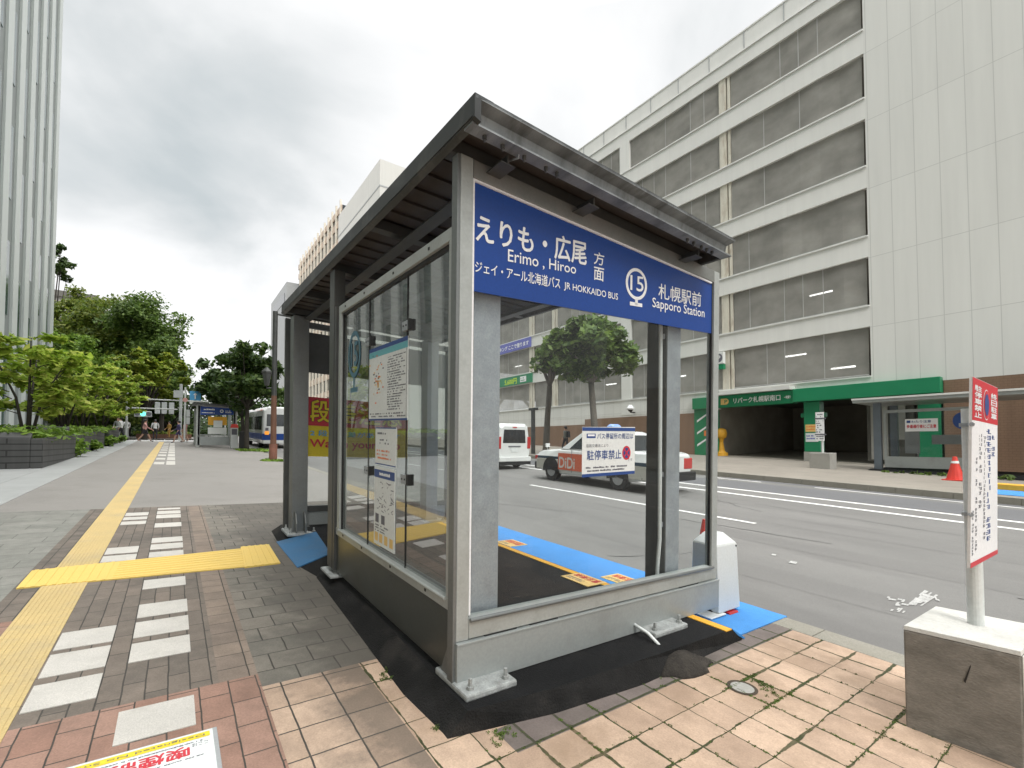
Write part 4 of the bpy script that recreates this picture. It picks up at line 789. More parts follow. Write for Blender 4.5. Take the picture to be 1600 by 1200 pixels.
for nm, xa, xb, z0, z1, m_ in (('green_banner', 43.3, 35.4, 7.42, 8.3, 'green'), ('blue_banner', 43.3, 35.6, 10.95, 11.95, 'periwinkle')):
    mb = MB(); mb.box((xa, GY+.02, z0), (xb, GY+.12, z1)); b_ = mb.build(nm, m_, ga); mb = MB()
    if nm[0] == 'g':
        put(mb, '5,600円', [(40.0, GY+.125, 7.5), (37.9, GY+.125, 7.5), (37.9, GY+.125, 8.1), (40., GY+.125, 8.1)], 1, .03); mb.quad((37.3, GY+.125, 7.6), (36.3, GY+.125, 7.6), (36.3, GY+.125, 8.15), (37.3, GY+.125, 8.15), 0); marks(mb, [(37.2, GY+.128, 7.65), (36.4, GY+.128, 7.65), (36.4, GY+.128, 8.1), (37.2, GY+.128, 8.1)], 2, 4, 2, .9, 1)
    else: put(mb, '定期パーキング ここで借ります', [(43.0, GY+.125, 11.2), (35.9, GY+.125, 11.2), (35.9, GY+.125, 11.65), (43.0, GY+.125, 11.65)], 0, .03)
    mb.build('banner_lettering', ['white', 'lime', 'green'], b_)
mb = MB(); mb.box((6.6, GY-.9, .5), (8.5, GY-.6, 3.7), 0); mb.box((6.9, GY-.5, 1.6), (7.4, GY-.45, 3.3), 1); mb.box((7.6, GY-.5, .6), (8.3, GY-.45, 3.4), 1); mb.build('entrance_door', ['gin', 'conc_m'], ga)
# ================================================================ FAR SIDE street objects
def fpt(px, py): p = FP(px, py); return Vector((p.x, p.y, ff(p.x, p.y)))
# opposite shelter
o_ = fpt(1366, 736); x1_ = o_.x; y1_ = o_.y; zb = o_.z; xe = .2
os_ = thing('bus_shelter', 'second grey bus shelter with white notice across the road beside the cone', 'bus shelter', o_)
mb = MB(); mb.hexa([(xe, y1_-2.6, zb-.3), (x1_+.3, y1_-2.6, zb-.1), (x1_+.3, y1_+.35, zb-.1), (xe, y1_+.35, zb-.3), (xe, y1_-2.5, zb), (x1_+.1, y1_-2.5, zb+.07), (x1_+.1, y1_+.1, zb+.07), (xe, y1_+.1, zb)]); mb.build('plinth', 'bitumen', os_)
for x_, y_ in ((x1_, y1_), (x1_, y1_-2.2), (xe+.4, y1_), (xe+.4, y1_-2.2)):
    mb = MB(); mb.box((x_-.26, y_-.2, zb), (x_, y_, zb+2.85)); mb.build('column', M('blue grey steel', (.14, .165, .19), .5, .3) if 'bgs' not in MT else MT['bgs'], os_, bevel=.01)
mb = MB(); mb.hexa([(xe-1, y1_-2.4, zb+2.8), (x1_+.55, y1_-2.4, zb+2.84), (x1_+.55, y1_+.6, zb+2.84), (xe-1, y1_+.6, zb+2.8), (xe-1, y1_-2.4, zb+2.95), (x1_+.55, y1_-2.4, zb+2.99), (x1_+.55, y1_+.6, zb+2.99), (xe-1, y1_+.6, zb+2.95)]); mb.build('roof', 'panel', os_, bevel=.02)
mb = MB(); mb.box((xe-1, y1_+.55, zb+2.96), (x1_+.56, y1_+.63, zb+3.03)); mb.build('roof_edge', 'gtrim', os_)
xa, xb = x1_-.35, x1_-3.6
mb = MB(); mb.box((xa, y1_-.1, zb+.15), (xb, y1_-.04, zb+.6)); mb.box((xa, y1_-.1, zb+2.4), (xb, y1_-.04, zb+2.52)); mb.box((xa, y1_-.1, zb+.6), (xa-.08, y1_-.04, zb+2.4)); mb.box((xb+.08, y1_-.1, zb+.6), (xb, y1_-.04, zb+2.4)); mb.build('glazed_frame', 'panel', os_)
mb = MB(); mb.box((xa-.08, y1_-.075, zb+.6), (xb+.08, y1_-.067, zb+2.4)); mb.build('glass', 'glass', os_)
mb = MB(); mb.ring((x1_-2.75, y1_-.06, zb+2.0), (-.28, 0, 0), (0, 0, .32), 0, 1, 24); mb.build('decal', 'navy', os_)
nn = thing('step_notice', 'white notice with red lettering on the far shelter glass', 'notice', (x1_-1.4, y1_-.06, zb+1.6)); mb = MB(); mb.box((x1_-1.05, y1_-.062, zb+1.62), (x1_-2.05, y1_-.05, zb+2.12)); mb.build('board', 'white', nn)
mb = MB(); L_ = lambda a, b, c, d: [(x1_-a, y1_-.047, zb+c), (x1_-b, y1_-.047, zb+c), (x1_-b, y1_-.047, zb+d), (x1_-a, y1_-.047, zb+d)]
put(mb, 'わたり注意', L_(1.25, 1.85, 1.96, 2.06), 0, .02); put(mb, '歩道通行者にご注意', L_(1.1, 2.0, 1.75, 1.89), 1, .03); mb.quad(*L_(1.1, 1.22, 1.96, 2.06), 0); mb.build('lettering', ['navy', 'red'], nn)
mb = MB(); mb.box((x1_-.5, y1_-2.3, zb+.7), (x1_-.5-.5, y1_-2.25, zb+2.2), 0); mb.box((x1_-1.4, y1_-2.3, zb+1.1), (x1_-2.4, y1_-2.25, zb+1.5), 0); mb.build('rear_panel', 'greyb', os_)
# weeds in front of it
wd = leaf_cloud('weeds', 'moss', [(x1_-.6-k*.42, y1_+.75+.2*math.sin(k*3), zb-.06, .22, .22, .12) for k in range(9)], 260, .11, None, seed=5, kind='stuff')
# cone
def cone(name, label, p, h, r, s=1.):
    t = thing(name, label, 'traffic cone', p); mb = MB(); mb.box((p.x-r*1.25, p.y-r*1.25, p.z), (p.x+r*1.25, p.y+r*1.25, p.z+.04)); mb.build('base', 'redpl', t, bevel=.01)
    mb = MB(); mb.tube([(p.x, p.y, p.z+.04), (p.x, p.y, p.z+h*.5), (p.x, p.y, p.z+h)], [r, r*.6, r*.22], 14); mb.build('cone_body', 'redpl', t, smooth=False)
    mb = MB(); mb.tube([(p.x, p.y, p.z+h*.72), (p.x, p.y, p.z+h*.82)], [r*.46, r*.38], 14, cap=False); mb.build('reflective_band', 'paper', t); return t
q = fpt(1493, 752); cone('traffic_cone', 'red traffic cone standing by the far kerb in front of the second shelter', q, .80, .24)
# blue and yellow painted edge at the far kerb
mb = MB(); mb.box((-3.2, -17.8, ff(-1, -17)-.1), (3.2, -17.0, ff(3, -17)+.06), 0); mb.box((-3.2, -18.2, ff(-1, -17)-.1), (3.2, -17.81, ff(3, -17)+.2), 1); mb.build('painted_step', ['bluepaint', 'yelpaint'], label='blue and yellow painted step at the far kerb behind the signpost', cat='step') if False else None
def step(): 
    p1, p2 = fpt(1550, 772), fpt(1640, 778); t = thing('painted_step', 'blue and yellow painted boarding step at the far kerb behind the signpost', 'step', p1)
    mb = MB(); mb.hexa([p1+Vector((.3, .3, -.1)), p1+Vector((-6, .3, -.3)), p1+Vector((-6, -.5, -.3)), p1+Vector((.3, -.5, -.1)), p1+Vector((.3, .3, .02)), p1+Vector((-6, .3, -.16)), p1+Vector((-6, -.5, -.1)), p1+Vector((.3, -.5, .08))]); mb.build('blue_edge', 'bluepaint', t)
    mb = MB(); mb.hexa([p1+Vector((.3, -.51, -.1)), p1+Vector((-6, -.51, -.3)), p1+Vector((-6, -1.1, -.3)), p1+Vector((.3, -1.1, -.1)), p1+Vector((.3, -.51, .22)), p1+Vector((-6, -.51, .03)), p1+Vector((-6, -1.1, .03)), p1+Vector((.3, -1.1, .22))]); mb.build('yellow_edge', 'yelpaint', t)
step()
# far stop post in a concrete block
p = fpt(1286, 733); t = thing('stop_post', 'slim white stop post in a pale concrete block by the garage entrance', 'bus stop sign', p)
mb = MB(); mb.box((p.x-.4, p.y-.35, p.z-.03), (p.x+.4, p.y+.35, p.z+.68)); mb.build('concrete_block', 'conc_m', t, bevel=.02)
mb = MB(); mb.tube([p+Vector((0, 0, .6)), p+Vector((0, 0, 2.35))], .045, 8); mb.build('pole', 'wpaint', t)
mb = MB(); mb.box((p.x-.1, p.y+.06, p.z+1.2), (p.x+.22, p.y+.09, p.z+2.45)); b_ = mb.build('sign_panel', 'white', t); mb = MB(); marks(mb, [(p.x+.2, p.y+.094, p.z+1.25), (p.x-.08, p.y+.094, p.z+1.25), (p.x-.08, p.y+.094, p.z+2.4), (p.x+.2, p.y+.094, p.z+2.4)], 12, 4, 0, .6, 2); mb.build('print', 'ink', b_)
mb = MB()
for z_ in (1.45, 2.15): mb.box((p.x-.13, p.y-.06, p.z+z_), (p.x+.25, p.y+.1, p.z+z_+.05))
mb.build('clamp', 'ink', t)
# yellow warning beacon
p = fpt(1127, 713); t = thing('warning_beacon', 'yellow warning beacon on a stepped foot at the garage entrance', 'beacon', p)
mb = MB(); mb.tube([p, p+Vector((0, 0, .22))], [.42, .40], 14); mb.tube([p+Vector((0, 0, .22)), p+Vector((0, 0, .34)), p+Vector((0, 0, .9)), p+Vector((0, 0, 1.15))], [.3, .22, .13, .2], 14); mb.build('foot', 'yelpaint', t)
mb = MB(); mb.tube([p+Vector((0, 0, 1.12)), p+Vector((0, 0, 1.2)), p+Vector((0, 0, 1.45)), p+Vector((0, 0, 1.7)), p+Vector((0, 0, 1.8))], [.2, .33, .37, .32, .12], 14); mb.build('lamp_head', 'yelpaint', t, smooth=True)
# ================================================================ THE SIGNPOST AT THE RIGHT
pb = lift(Vector((.572, -3.552, 0)), 0); sp = thing('stop_signpost', 'white signpost with red headed no parking panel in a big concrete block', 'sign', pb)
zt = .444; c1 = Vector((.801, -3.207)); c2 = Vector((.372, -3.252)); c3 = Vector((.35, -3.79)); c4_ = Vector((.778, -3.745))
cs = [c2, c1, c4_, c3]; mb = MB()
mb.hexa([(p.x, p.y, gz_(p.x, p.y)-.01) for p in cs]+[(p.x, p.y, zt-.022) for p in cs]); bk = mb.build('concrete_block', 'conc', sp, bevel=.008)
e_ = Vector(((c1+c2+c3+c4_)/4)); ex = [e_+(p-e_)*1.0 for p in cs]
mb = MB(); mb.hexa([(p.x, p.y, zt-.0215) for p in ex]+[(p.x, p.y, zt) for p in [e_+(p-e_)*.985 for p in cs]]); nrm = (c2-c3).normalized()
fx = (c3-c2).normalized(); sd_ = (c2-c1).normalized()*.004
mb.hexa([(p.x+q.x, p.y+q.y, z) for z, s_ in ((gz_(c2.x, c2.y)+.0, 1), (zt-.022, 1)) for p, q in ((c2+fx*.004, sd_*.2), (c3-fx*.004, sd_*.2), (c3-fx*.004, sd_), (c2+fx*.004, sd_))])
mb.build('pale_cap', 'conc_l', bk, bevel=.004)  # paler sheets over the top and one side of the block
mb = MB(); a_ = c1.lerp(c2, .565); tt = (c2-c1).normalized(); nn_ = Vector((tt.y, -tt.x)); nn_ = nn_ if nn_.y > 0 else -nn_
pz = lambda s_, z: Vector((c1.lerp(c2, s_).x+nn_.x*.003, c1.lerp(c2, s_).y+nn_.y*.003, z))
mb.add([pz(.535, .235), pz(.55, .225), pz(.60, .315), pz(.597, .325)], [(0, 1, 2, 3)]); mb.build('crack', 'black', bk)
mb = MB(); mb.tube([(pb.x, pb.y, zt-.02), (pb.x, pb.y, 1.62)], .035, 18); po = mb.build('pole', 'wpaint', sp, smooth=False)
d1, d2 = 2.36, 2.68
q = [dep(1516, 888, d1), dep(1558.5, 865, d2), dep(1558.5, 606, d2), dep(1519.5, 588, d1)]
nv = (q[1]-q[0]).cross(q[3]-q[0]).normalized(); nv = nv if nv.dot(q[0]-Vector((0, 0, CAMH))) < 0 else -nv
mb = MB(); mb.hexa([q[0]-nv*.012, q[1]-nv*.012, q[1], q[0], q[3]-nv*.012, q[2]-nv*.012, q[2], q[3]]); sb_ = mb.build('sign_panel', 'white', sp)
Pq = lambda x, y, d=.0012: q[0]*(1-x)*(1-y)+q[1]*x*(1-y)+q[2]*x*y+q[3]*(1-x)*y+nv*d
Qd = lambda x0, x1, y0, y1, d=.0012: [Pq(x0, y0, d), Pq(x1, y0, d), Pq(x1, y1, d), Pq(x0, y1, d)]
mb = MB(); mb.quad(*Qd(0, 1, .774, .998), 0); mb.quad(*Qd(0, 1, .0, .026), 0)
def vert(s_, x0, x1, y1, y0, mi, bold=.02, d=.0024):
    h = (y1-y0)/len(s_)
    for i_, ch in enumerate(s_):
        if ch != ' ': put(mb, ch, Qd(x0, x1, y1-h*(i_+.92), y1-h*(i_+.08), d), mi, bold)
vert('駐停車禁止', .07, .33, .965, .79, 1, .045); vert('終日駐車', .70, .95, .955, .80, 1, .045)
mb.ring(Pq(.515, .874, .002), Pq(.64, .874)-Pq(.515, .874), Pq(.515, .96)-Pq(.515, .874), 0, 1, 28, 1); mb.ring(Pq(.515, .874, .003), Pq(.63, .874)-Pq(.515, .874), Pq(.515, .955)-Pq(.515, .874), 0, 1, 28, 0); mb.ring(Pq(.515, .874, .004), Pq(.60, .874)-Pq(.515, .874), Pq(.515, .935)-Pq(.515, .874), 0, 1, 28, 2)
for x_, y0, y1, n_, mi, wd, sd0 in ((.80, .55, .745, 6, 2, .16, 1), (.62, .10, .745, 18, 2, .20, 2), (.46, .12, .70, 26, 3, .1, 3), (.31, .30, .71, 17, 4, .13, 4), (.17, .08, .58, 26, 4, .08, 5), (.06, .06, .30, 14, 4, .06, 6)):
    rr_ = random.Random(sd0); h = (y1-y0)/n_
    for k in range(n_):
        if rr_.random() < .17: continue
        yc = y1-h*(k+.5); x0_, x1__ = x_-wd/2, x_+wd/2
        for s_ in range(3):
            ya = yc-h*.36+h*.27*s_; a_ = x0_+rr_.uniform(0, .35)*wd; b_ = x1__-rr_.uniform(0, .35)*wd; mb.quad(*Qd(a_, b_, ya, ya+h*.13), mi)
        xx = x0_+rr_.uniform(.2, .7)*wd; mb.quad(*Qd(xx, xx+wd*.2, yc-h*.36, yc+h*.36, .0018), mi)
mb.build('lettering', ['red', 'white', 'navy', 'teal' if False else 'ink', 'ink'], sb_)
mb = MB(); pc = dep(1512, 632, 2.53)
mb.box((pb.x-.038, pb.y-.038, 1.03), (pb.x+.038, pb.y+.038, 1.05)); mb.box((pb.x-.038, pb.y-.038, 1.52), (pb.x+.038, pb.y+.038, 1.54))
mb.tube([(pb.x, pb.y, 1.535), q[3].lerp(q[0], .25)], .012, 6); mb.tube([(pb.x, pb.y, 1.035), q[3].lerp(q[0], .72)], .012, 6); mb.build('clamp', 'galv', po)
# ================================================================ WHITE COVERED CONE beside the shelter
p = S((.2, 2.75, .0)); wc = thing('covered_cone', 'red traffic cone inside a white plastic weight cover on the blue strip', 'traffic cone', p)
mb = SB(); mb.hexa([(.05, 2.56, .01), (.05, 3.03, .01), (.4, 3.03, .01), (.4, 2.56, .01), (.07, 2.57, .045), (.07, 3.0, .045), (.37, 3.0, .045), (.37, 2.57, .045)], 0); mb.build('rubber_foot', 'black', wc, bevel=.01)
mb = SB(); mb.hexa([(-.03, 2.70, .009), (-.03, 2.84, .009), (.05, 2.84, .009), (.05, 2.70, .009), (-.02, 2.70, .022), (-.02, 2.84, .022), (.05, 2.84, .022), (.05, 2.70, .022)]); mb.build('red_edge', 'taill', wc)
mb = SB(); r_ = lambda u0, u1, v0, v1, w_: [(u0, v0, w_), (u0, v1, w_), (u1, v1, w_), (u1, v0, w_)]
mb.loft([r_(.0, .27, 2.575, 2.925, .03), r_(.02, .25, 2.56, 2.895, .60), r_(.025, .245, 2.565, 2.885, .615), r_(.09, .19, 2.64, 2.79, .70)]); mb.box((-.02, 2.42, .012), (.2, 2.66, .028)); mb.build('cover', 'plastic', wc, bevel=.008)
mb = SB(); mb.tube([(.21, 2.70, .66), (.21, 2.70, .80)], [.05, .028], 12); mb.build('cone_tip', 'redpl', wc)
mb = SB(); mb.tube([(.025, 2.875, .585), (.015, 2.875, .585)], .009, 8); mb.build('screw', 'black', wc)
# cover plate and moss in the tan pavers
p = G(1160, 1075); t = thing('manhole_cover', 'small round concrete valve cover ringed with moss in the tan pavers', 'manhole cover', p)
mb = MB(); mb.ring(lift(p, .004), (1, 0, A), (0, 1, B), 0, .066, 24); mb.build('lid', 'conc_m', t); mb = MB(); mb.ring(lift(p, .0045), (1, 0, A), (0, 1, B), .066, .086, 24); mb.build('rim', 'soil', t)
bl = []; rnd = random.Random(31)
jx = lambda x: round((x+.055)/.2255)*.2255-.055; jy = lambda y: round((y+.06)/.2255)*.2255-.06
for px, py, r_, n_ in ((1140, 1062, .16, 60), (1172, 1058, .1, 40), (1205, 1078, .16, 80), (1222, 1086, .12, 40), (1186, 1090, .1, 40), (1128, 1072, .1, 30), (1015, 1058, .14, 40), (930, 1140, .2, 40), (1300, 1130, .3, 70), (1420, 1152, .15, 50), (1240, 1000, .25, 30), (1100, 1150, .3, 40), (850, 1180, .2, 30), (1000, 1170, .25, 30), (1350, 1090, .3, 40)):
    p = G(px, py)
    for k in range(n_):
        x_, y_ = p.x+rnd.uniform(-r_, r_), p.y+rnd.uniform(-r_, r_)
        if rnd.random() < .5: x_ = jx(x_)+rnd.uniform(-.006, .006)
        else: y_ = jy(y_)+rnd.uniform(-.006, .006)
        bl.append((x_, y_, gz_(x_, y_)+.001, .012, .012, .005))
for px, py, r_, n_ in ((1185, 1066, .05, 14), (1200, 1078, .06, 16), (604, 1050, .05, 14), (613, 1042, .04, 10), (606, 1060, .04, 10), (778, 1152, .05, 14), (792, 1146, .04, 10), (685, 1138, .03, 6), (1022, 1056, .05, 12)):
    p = G(px, py)
    for k in range(n_): x_, y_ = p.x+rnd.gauss(0, r_*.5), p.y+rnd.gauss(0, r_*.5); bl.append((x_, y_, gz_(x_, y_)+.004, .014, .014, .009))
leaf_cloud('moss', 'moss', bl, 9000, .0055, None, seed=3, kind='stuff')
# ================================================================ VEHICLES (own frame: x forward, y left, z up from the road)
def wheels(t, spots, r, wdt):
    for x_, y_ in spots:
        mb = MB(); s_ = 1 if y_ > 0 else -1
        wh = thing_part('wheel', t, MB().ring((x_, y_-s_*wdt*.2, r), (1, 0, 0), (0, 0, 1), 0, r*.7, 20), 'black')
        mb.tube([(x_, y_-s_*wdt, r), (x_, y_-s_*wdt*.9, r), (x_, y_-s_*.02, r), (x_, y_, r)], [r*.9, r, r, r*.92], 24); mb.build('tyre', 'tyre', wh, local=True, smooth=False)
        mb = MB(); mb.tube([(x_, y_-s_*.02, r), (x_, y_+s_*.008, r)], [r*.62, r*.58], 20); mb.build('rim', 'rim', wh, local=True)
def thing_part(name, t, mb, mat): return mb.build(name, mat, t, local=True, fix=False)
def sect(x, zb, zt, wl, wm, wt):     # closed body section
    h = zt-zb
    return [(x, -wl, zb), (x, -wm, zb+h*.28), (x, -wm, zb+h*.62), (x, -wt, zt-.03), (x, -wt*.9, zt), (x, wt*.9, zt), (x, wt, zt-.03), (x, wm, zb+h*.62), (x, wm, zb+h*.28), (x, wl, zb)]
def taxi():
    a, b = RDP(963, 766), RDP(865, 751); hd = math.atan2(b.y-a.y, b.x-a.x)*.35; c = (a+b)/2
    fwd = Vector((math.cos(hd), math.sin(hd), 0)); c = c-Vector((-fwd.y, fwd.x, 0))*.83
    t = thing('taxi', 'white and grey taxi with blue roof lamp and orange door advert in the near lane', 'taxi', (c.x, c.y, rz_(c.x, c.y)), hd); t.rotation_euler = (0, -math.atan(A), hd); t.scale = (1.06, 1.05, 1.10)
    mb = MB(); st = [(-2.47, .42, .90, .68, .72, .66), (-2.44, .36, .96, .72, .79, .72), (-2.2, .30, 1.0, .74, .83, .76), (-1.55, .22, 1.0, .74, .845, .79), (-1.2, .22, .97, .74, .845, .80), (1.0, .22, .95, .74, .845, .80), (1.1, .22, .955, .74, .845, .78), (1.9, .26, .88, .74, .835, .74), (2.12, .34, .82, .72, .79, .70), (2.17, .42, .74, .68, .72, .66)]
    mb.loft([sect(*s_) for s_ in st])
    body = mb.build('body', 'car_w', t, local=True, bevel=.03)
    mb = MB()
    for s_ in (1, -1): mb.hexa([(-2.40, s_*.80, .33), (2.05, s_*.795, .33), (2.05, s_*.85, .33), (-2.40, s_*.85, .33), (-2.40, s_*.80, .66), (2.05, s_*.795, .64), (2.05, s_*.853, .64), (-2.40, s_*.853, .66)])
    mb.build('lower_side', 'car_s', t, local=True, bevel=.015)
    mb = MB()
    for s_ in (1, -1): mb.hexa([(-2.3, s_*.8, .665), (2.0, s_*.79, .645), (2.0, s_*.846, .645), (-2.3, s_*.850, .665), (-2.3, s_*.8, .75), (2.0, s_*.79, .72), (2.0, s_*.84, .72), (-2.3, s_*.846, .75)])
    mb.build('side_stripe', 'car_n', t, local=True)
    B_ = [(-1.66, -.785, .96), (1.0, -.785, .94), (1.0, .785, .94), (-1.66, .785, .96)]; T_ = [(-1.22, -.62, 1.44), (.22, -.62, 1.46), (.22, .62, 1.46), (-1.22, .62, 1.44)]; R_ = [(-1.05, -.5, 1.50), (.05, -.5, 1.515), (.05, .5, 1.515), (-1.05, .5, 1.50)]
    mb = MB(); mb.loft([B_, T_, R_]); cabin = mb.build('roof', 'car_w', t, local=True, bevel=.03)
    def face(p00, p10, p11, p01, x0, x1, y0, y1, d):
        p00, p10, p11, p01 = map(Vector, (p00, p10, p11, p01)); Pf = lambda x, y: p00*(1-x)*(1-y)+p10*x*(1-y)+p11*x*y+p01*(1-x)*y
        n_ = (p10-p00).cross(p01-p00).normalized()*d; q = [Pf(x0, y0), Pf(x1, y0), Pf(x1, y1), Pf(x0, y1)]
        return [p+n_ for p in q]
    for nm, f_ in (('side_window', (B_[2], B_[3], T_[3], T_[2], .14, .50, .06, .93)), ('side_window', (B_[2], B_[3], T_[3], T_[2], .53, .86, .06, .93)), ('side_window', (B_[0], B_[1], T_[1], T_[0], .14, .47, .06, .93)), ('side_window', (B_[0], B_[1], T_[1], T_[0], .50, .86, .06, .93)), ('windscreen', (B_[1], B_[2], T_[2], T_[1], .06, .94, .06, .95)), ('rear_window', (B_[3], B_[0], T_[0], T_[3], .08, .92, .1, .92))):
        mb = MB(); q = face(*f_, .006); mb.hexa([p for p in face(*f_, -.01)]+q); mb.build(nm, 'dglass', cabin, local=True)
    wheels(t, ((1.34, .83), (1.34, -.83), (-1.34, .83), (-1.34, -.83)), .31, .19)
    for x_ in (1.34, -1.34):
        for s_ in (1, -1):
            mb = MB(); mb.ring((x_, s_*.8545, .33), (1, 0, 0), (0, 0, 1), 0, .375, 24, 0, -.15, math.pi+.15); mb.build('wheel_arch', 'black', t, local=True, fix=False)
    for x0, x1, nm in ((2.0, 2.26, 'front_bumper'), (-2.58, -2.3, 'rear_bumper')):
        mb = MB(); mb.hexa([(x0, -.83, .3), (x1, -.76, .3), (x1, .76, .3), (x0, .83, .3), (x0, -.83, .52), (x1, -.76, .52), (x1, .76, .52), (x0, .83, .52)]); mb.build(nm, 'black', t, local=True, bevel=.03)
    for s_ in (1, -1):
        mb = MB(); mb.box((-2.478, s_*.42, .58), (-2.36, s_*.80, .86)); mb.build('tail_light', 'taill', t, local=True, bevel=.02); mb = MB(); mb.box((2.05, s_*.44, .58), (2.185, s_*.78, .74)); mb.build('headlight', 'headl', t, local=True, bevel=.02)
        mb = MB(); mb.box((2.0, s_*.78, .6), (2.14, s_*.83, .72)); mb.build('indicator', 'taill', t, local=True)
        mb = MB(); mb.tube([(1.65, s_*.70, .89), (1.68, s_*.74, 1.0)], .012, 6); mb.loft([[(1.62, s_*.66, .98), (1.62, s_*.82, .98), (1.62, s_*.82, 1.10), (1.62, s_*.66, 1.10)], [(1.72, s_*.69, 1.0), (1.72, s_*.79, 1.0), (1.72, s_*.79, 1.08), (1.72, s_*.69, 1.08)]]); mb.build('mirror', 'car_w', t, local=True, bevel=.01)
    mb = MB(); mb.box((.42, .853, .36), (1.22-.22, .857, .84)); mb.box((-.5, .853, .36), (.40, .857, .84)); pa = mb.build('door_advert', 'ad_or', t, local=True)
    mb = MB(); put(mb, 'DiDi', [(.95, .8585, .42), (.28, .8585, .42), (.28, .8585, .72), (.95, .8585, .72)], 0, .03); mb.build('lettering', 'conc_l', pa, local=True)
    mb = MB()
    for x_ in (.41, -.46, -1.3): mb.box((x_-.006, .851, .3), (x_+.006, .858, .95))
    mb.build('door_gap', 'ink', t, local=True); mb = MB(); mb.box((-.35, .85, .79), (-.18, .875, .83)); mb.box((-1.2, .85, .79), (-1.03, .875, .83)); mb.build('door_handle', 'rim', t, local=True)
    mb = MB(); mb.loft([[(-.6, -.2, 1.50), (-.3, -.2, 1.50), (-.3, .2, 1.50), (-.6, .2, 1.50)], [(-.56, -.19, 1.64), (-.34, -.19, 1.64), (-.34, .19, 1.64), (-.56, .19, 1.64)], [(-.52, -.12, 1.70), (-.38, -.12, 1.70), (-.38, .12, 1.70), (-.52, .12, 1.70)]]); mb.build('roof_lamp', M('pale blue lamp', (.25, .38, .72), .3), t, local=True, bevel=.02)
    mb = MB(); mb.box((-2.488, -.17, .62), (-2.47, .17, .78)); mb.build('number_plate', 'white', t, local=True)
taxi()
def van():
    c = RDP(803, 733); hd = -.03; t = thing('van', 'white estate van seen from behind ahead of the taxi', 'van', (c.x, c.y, rz_(c.x, c.y)), hd); t.rotation_euler = (0, -math.atan(A), hd)
    mb = MB(); S2 = lambda x, zb, zt, w0, w1, w2: [(x, -w0, zb), (x, -w1, zb+.25), (x, -w1, .95), (x, -w2, zt-.1), (x, -w2*.8, zt), (x, w2*.8, zt), (x, w2, zt-.1), (x, w1, .95), (x, w1, zb+.25), (x, w0, zb)]
    mb.loft([S2(0, .45, 1.78, .70, .80, .66), S2(.1, .30, 1.90, .74, .84, .72), S2(2.6, .25, 1.93, .74, .85, .72), S2(3.2, .25, 1.6, .74, .85, .62), S2(3.7, .25, 1.1, .74, .84, .72), S2(4.3, .35, .95, .7, .78, .66)])
    bd = mb.build('body', 'car_w', t, local=True, bevel=.04)
    mb = MB(); mb.hexa([(-.012, -.58, 1.08), (.1, -.58, 1.08), (.1, .58, 1.08), (-.012, .58, 1.08), (-.002, -.54, 1.66), (.1, -.54, 1.66), (.1, .54, 1.66), (-.002, .54, 1.66)]); mb.build('rear_window', 'dglass', bd, local=True, bevel=.02)
    for s_ in (1, -1):
        for xa, xb in ((.35, 1.25), (1.32, 2.2), (2.28, 3.0)):
            mb = MB(); mb.hexa([(xa, s_*.79, 1.06), (xb, s_*.79, 1.06), (xb, s_*.846, 1.06), (xa, s_*.846, 1.06), (xa, s_*.7, 1.62), (xb-.1, s_*.7, 1.62), (xb-.1, s_*.765, 1.62), (xa, s_*.765, 1.62)]); mb.build('side_window', 'dglass', bd, local=True)
        mb = MB(); mb.box((-.02, s_*.66, .85), (.12, s_*.83, 1.35)); mb.build('tail_light', 'taill', t, local=True, bevel=.02)
    mb = MB(); mb.box((-.12, -.80, .32), (.1, .80, .52)); mb.build('rear_bumper', 'car_w', t, local=True, bevel=.03); mb = MB(); mb.box((-.08, -.8, .18), (.3, .8, .32)); mb.build('rear_valance', 'black', t, local=True)
    mb = MB(); mb.box((-.02, -.17, .72), (.0, .17, .88)); mb.build('number_plate', 'paper', t, local=True); mb = MB(); mb.box((-.03, -.3, .93), (.0, .3, .97)); mb.build('tailgate_trim', 'ink', t, local=True); mb = MB(); mb.box((-.025, -.1, 1.72), (.05, .1, 1.76)); mb.build('brake_light', 'taill', t, local=True)
    wheels(t, ((.85, .80), (.85, -.80), (3.4, .80), (3.4, -.80)), .31, .19)
van()
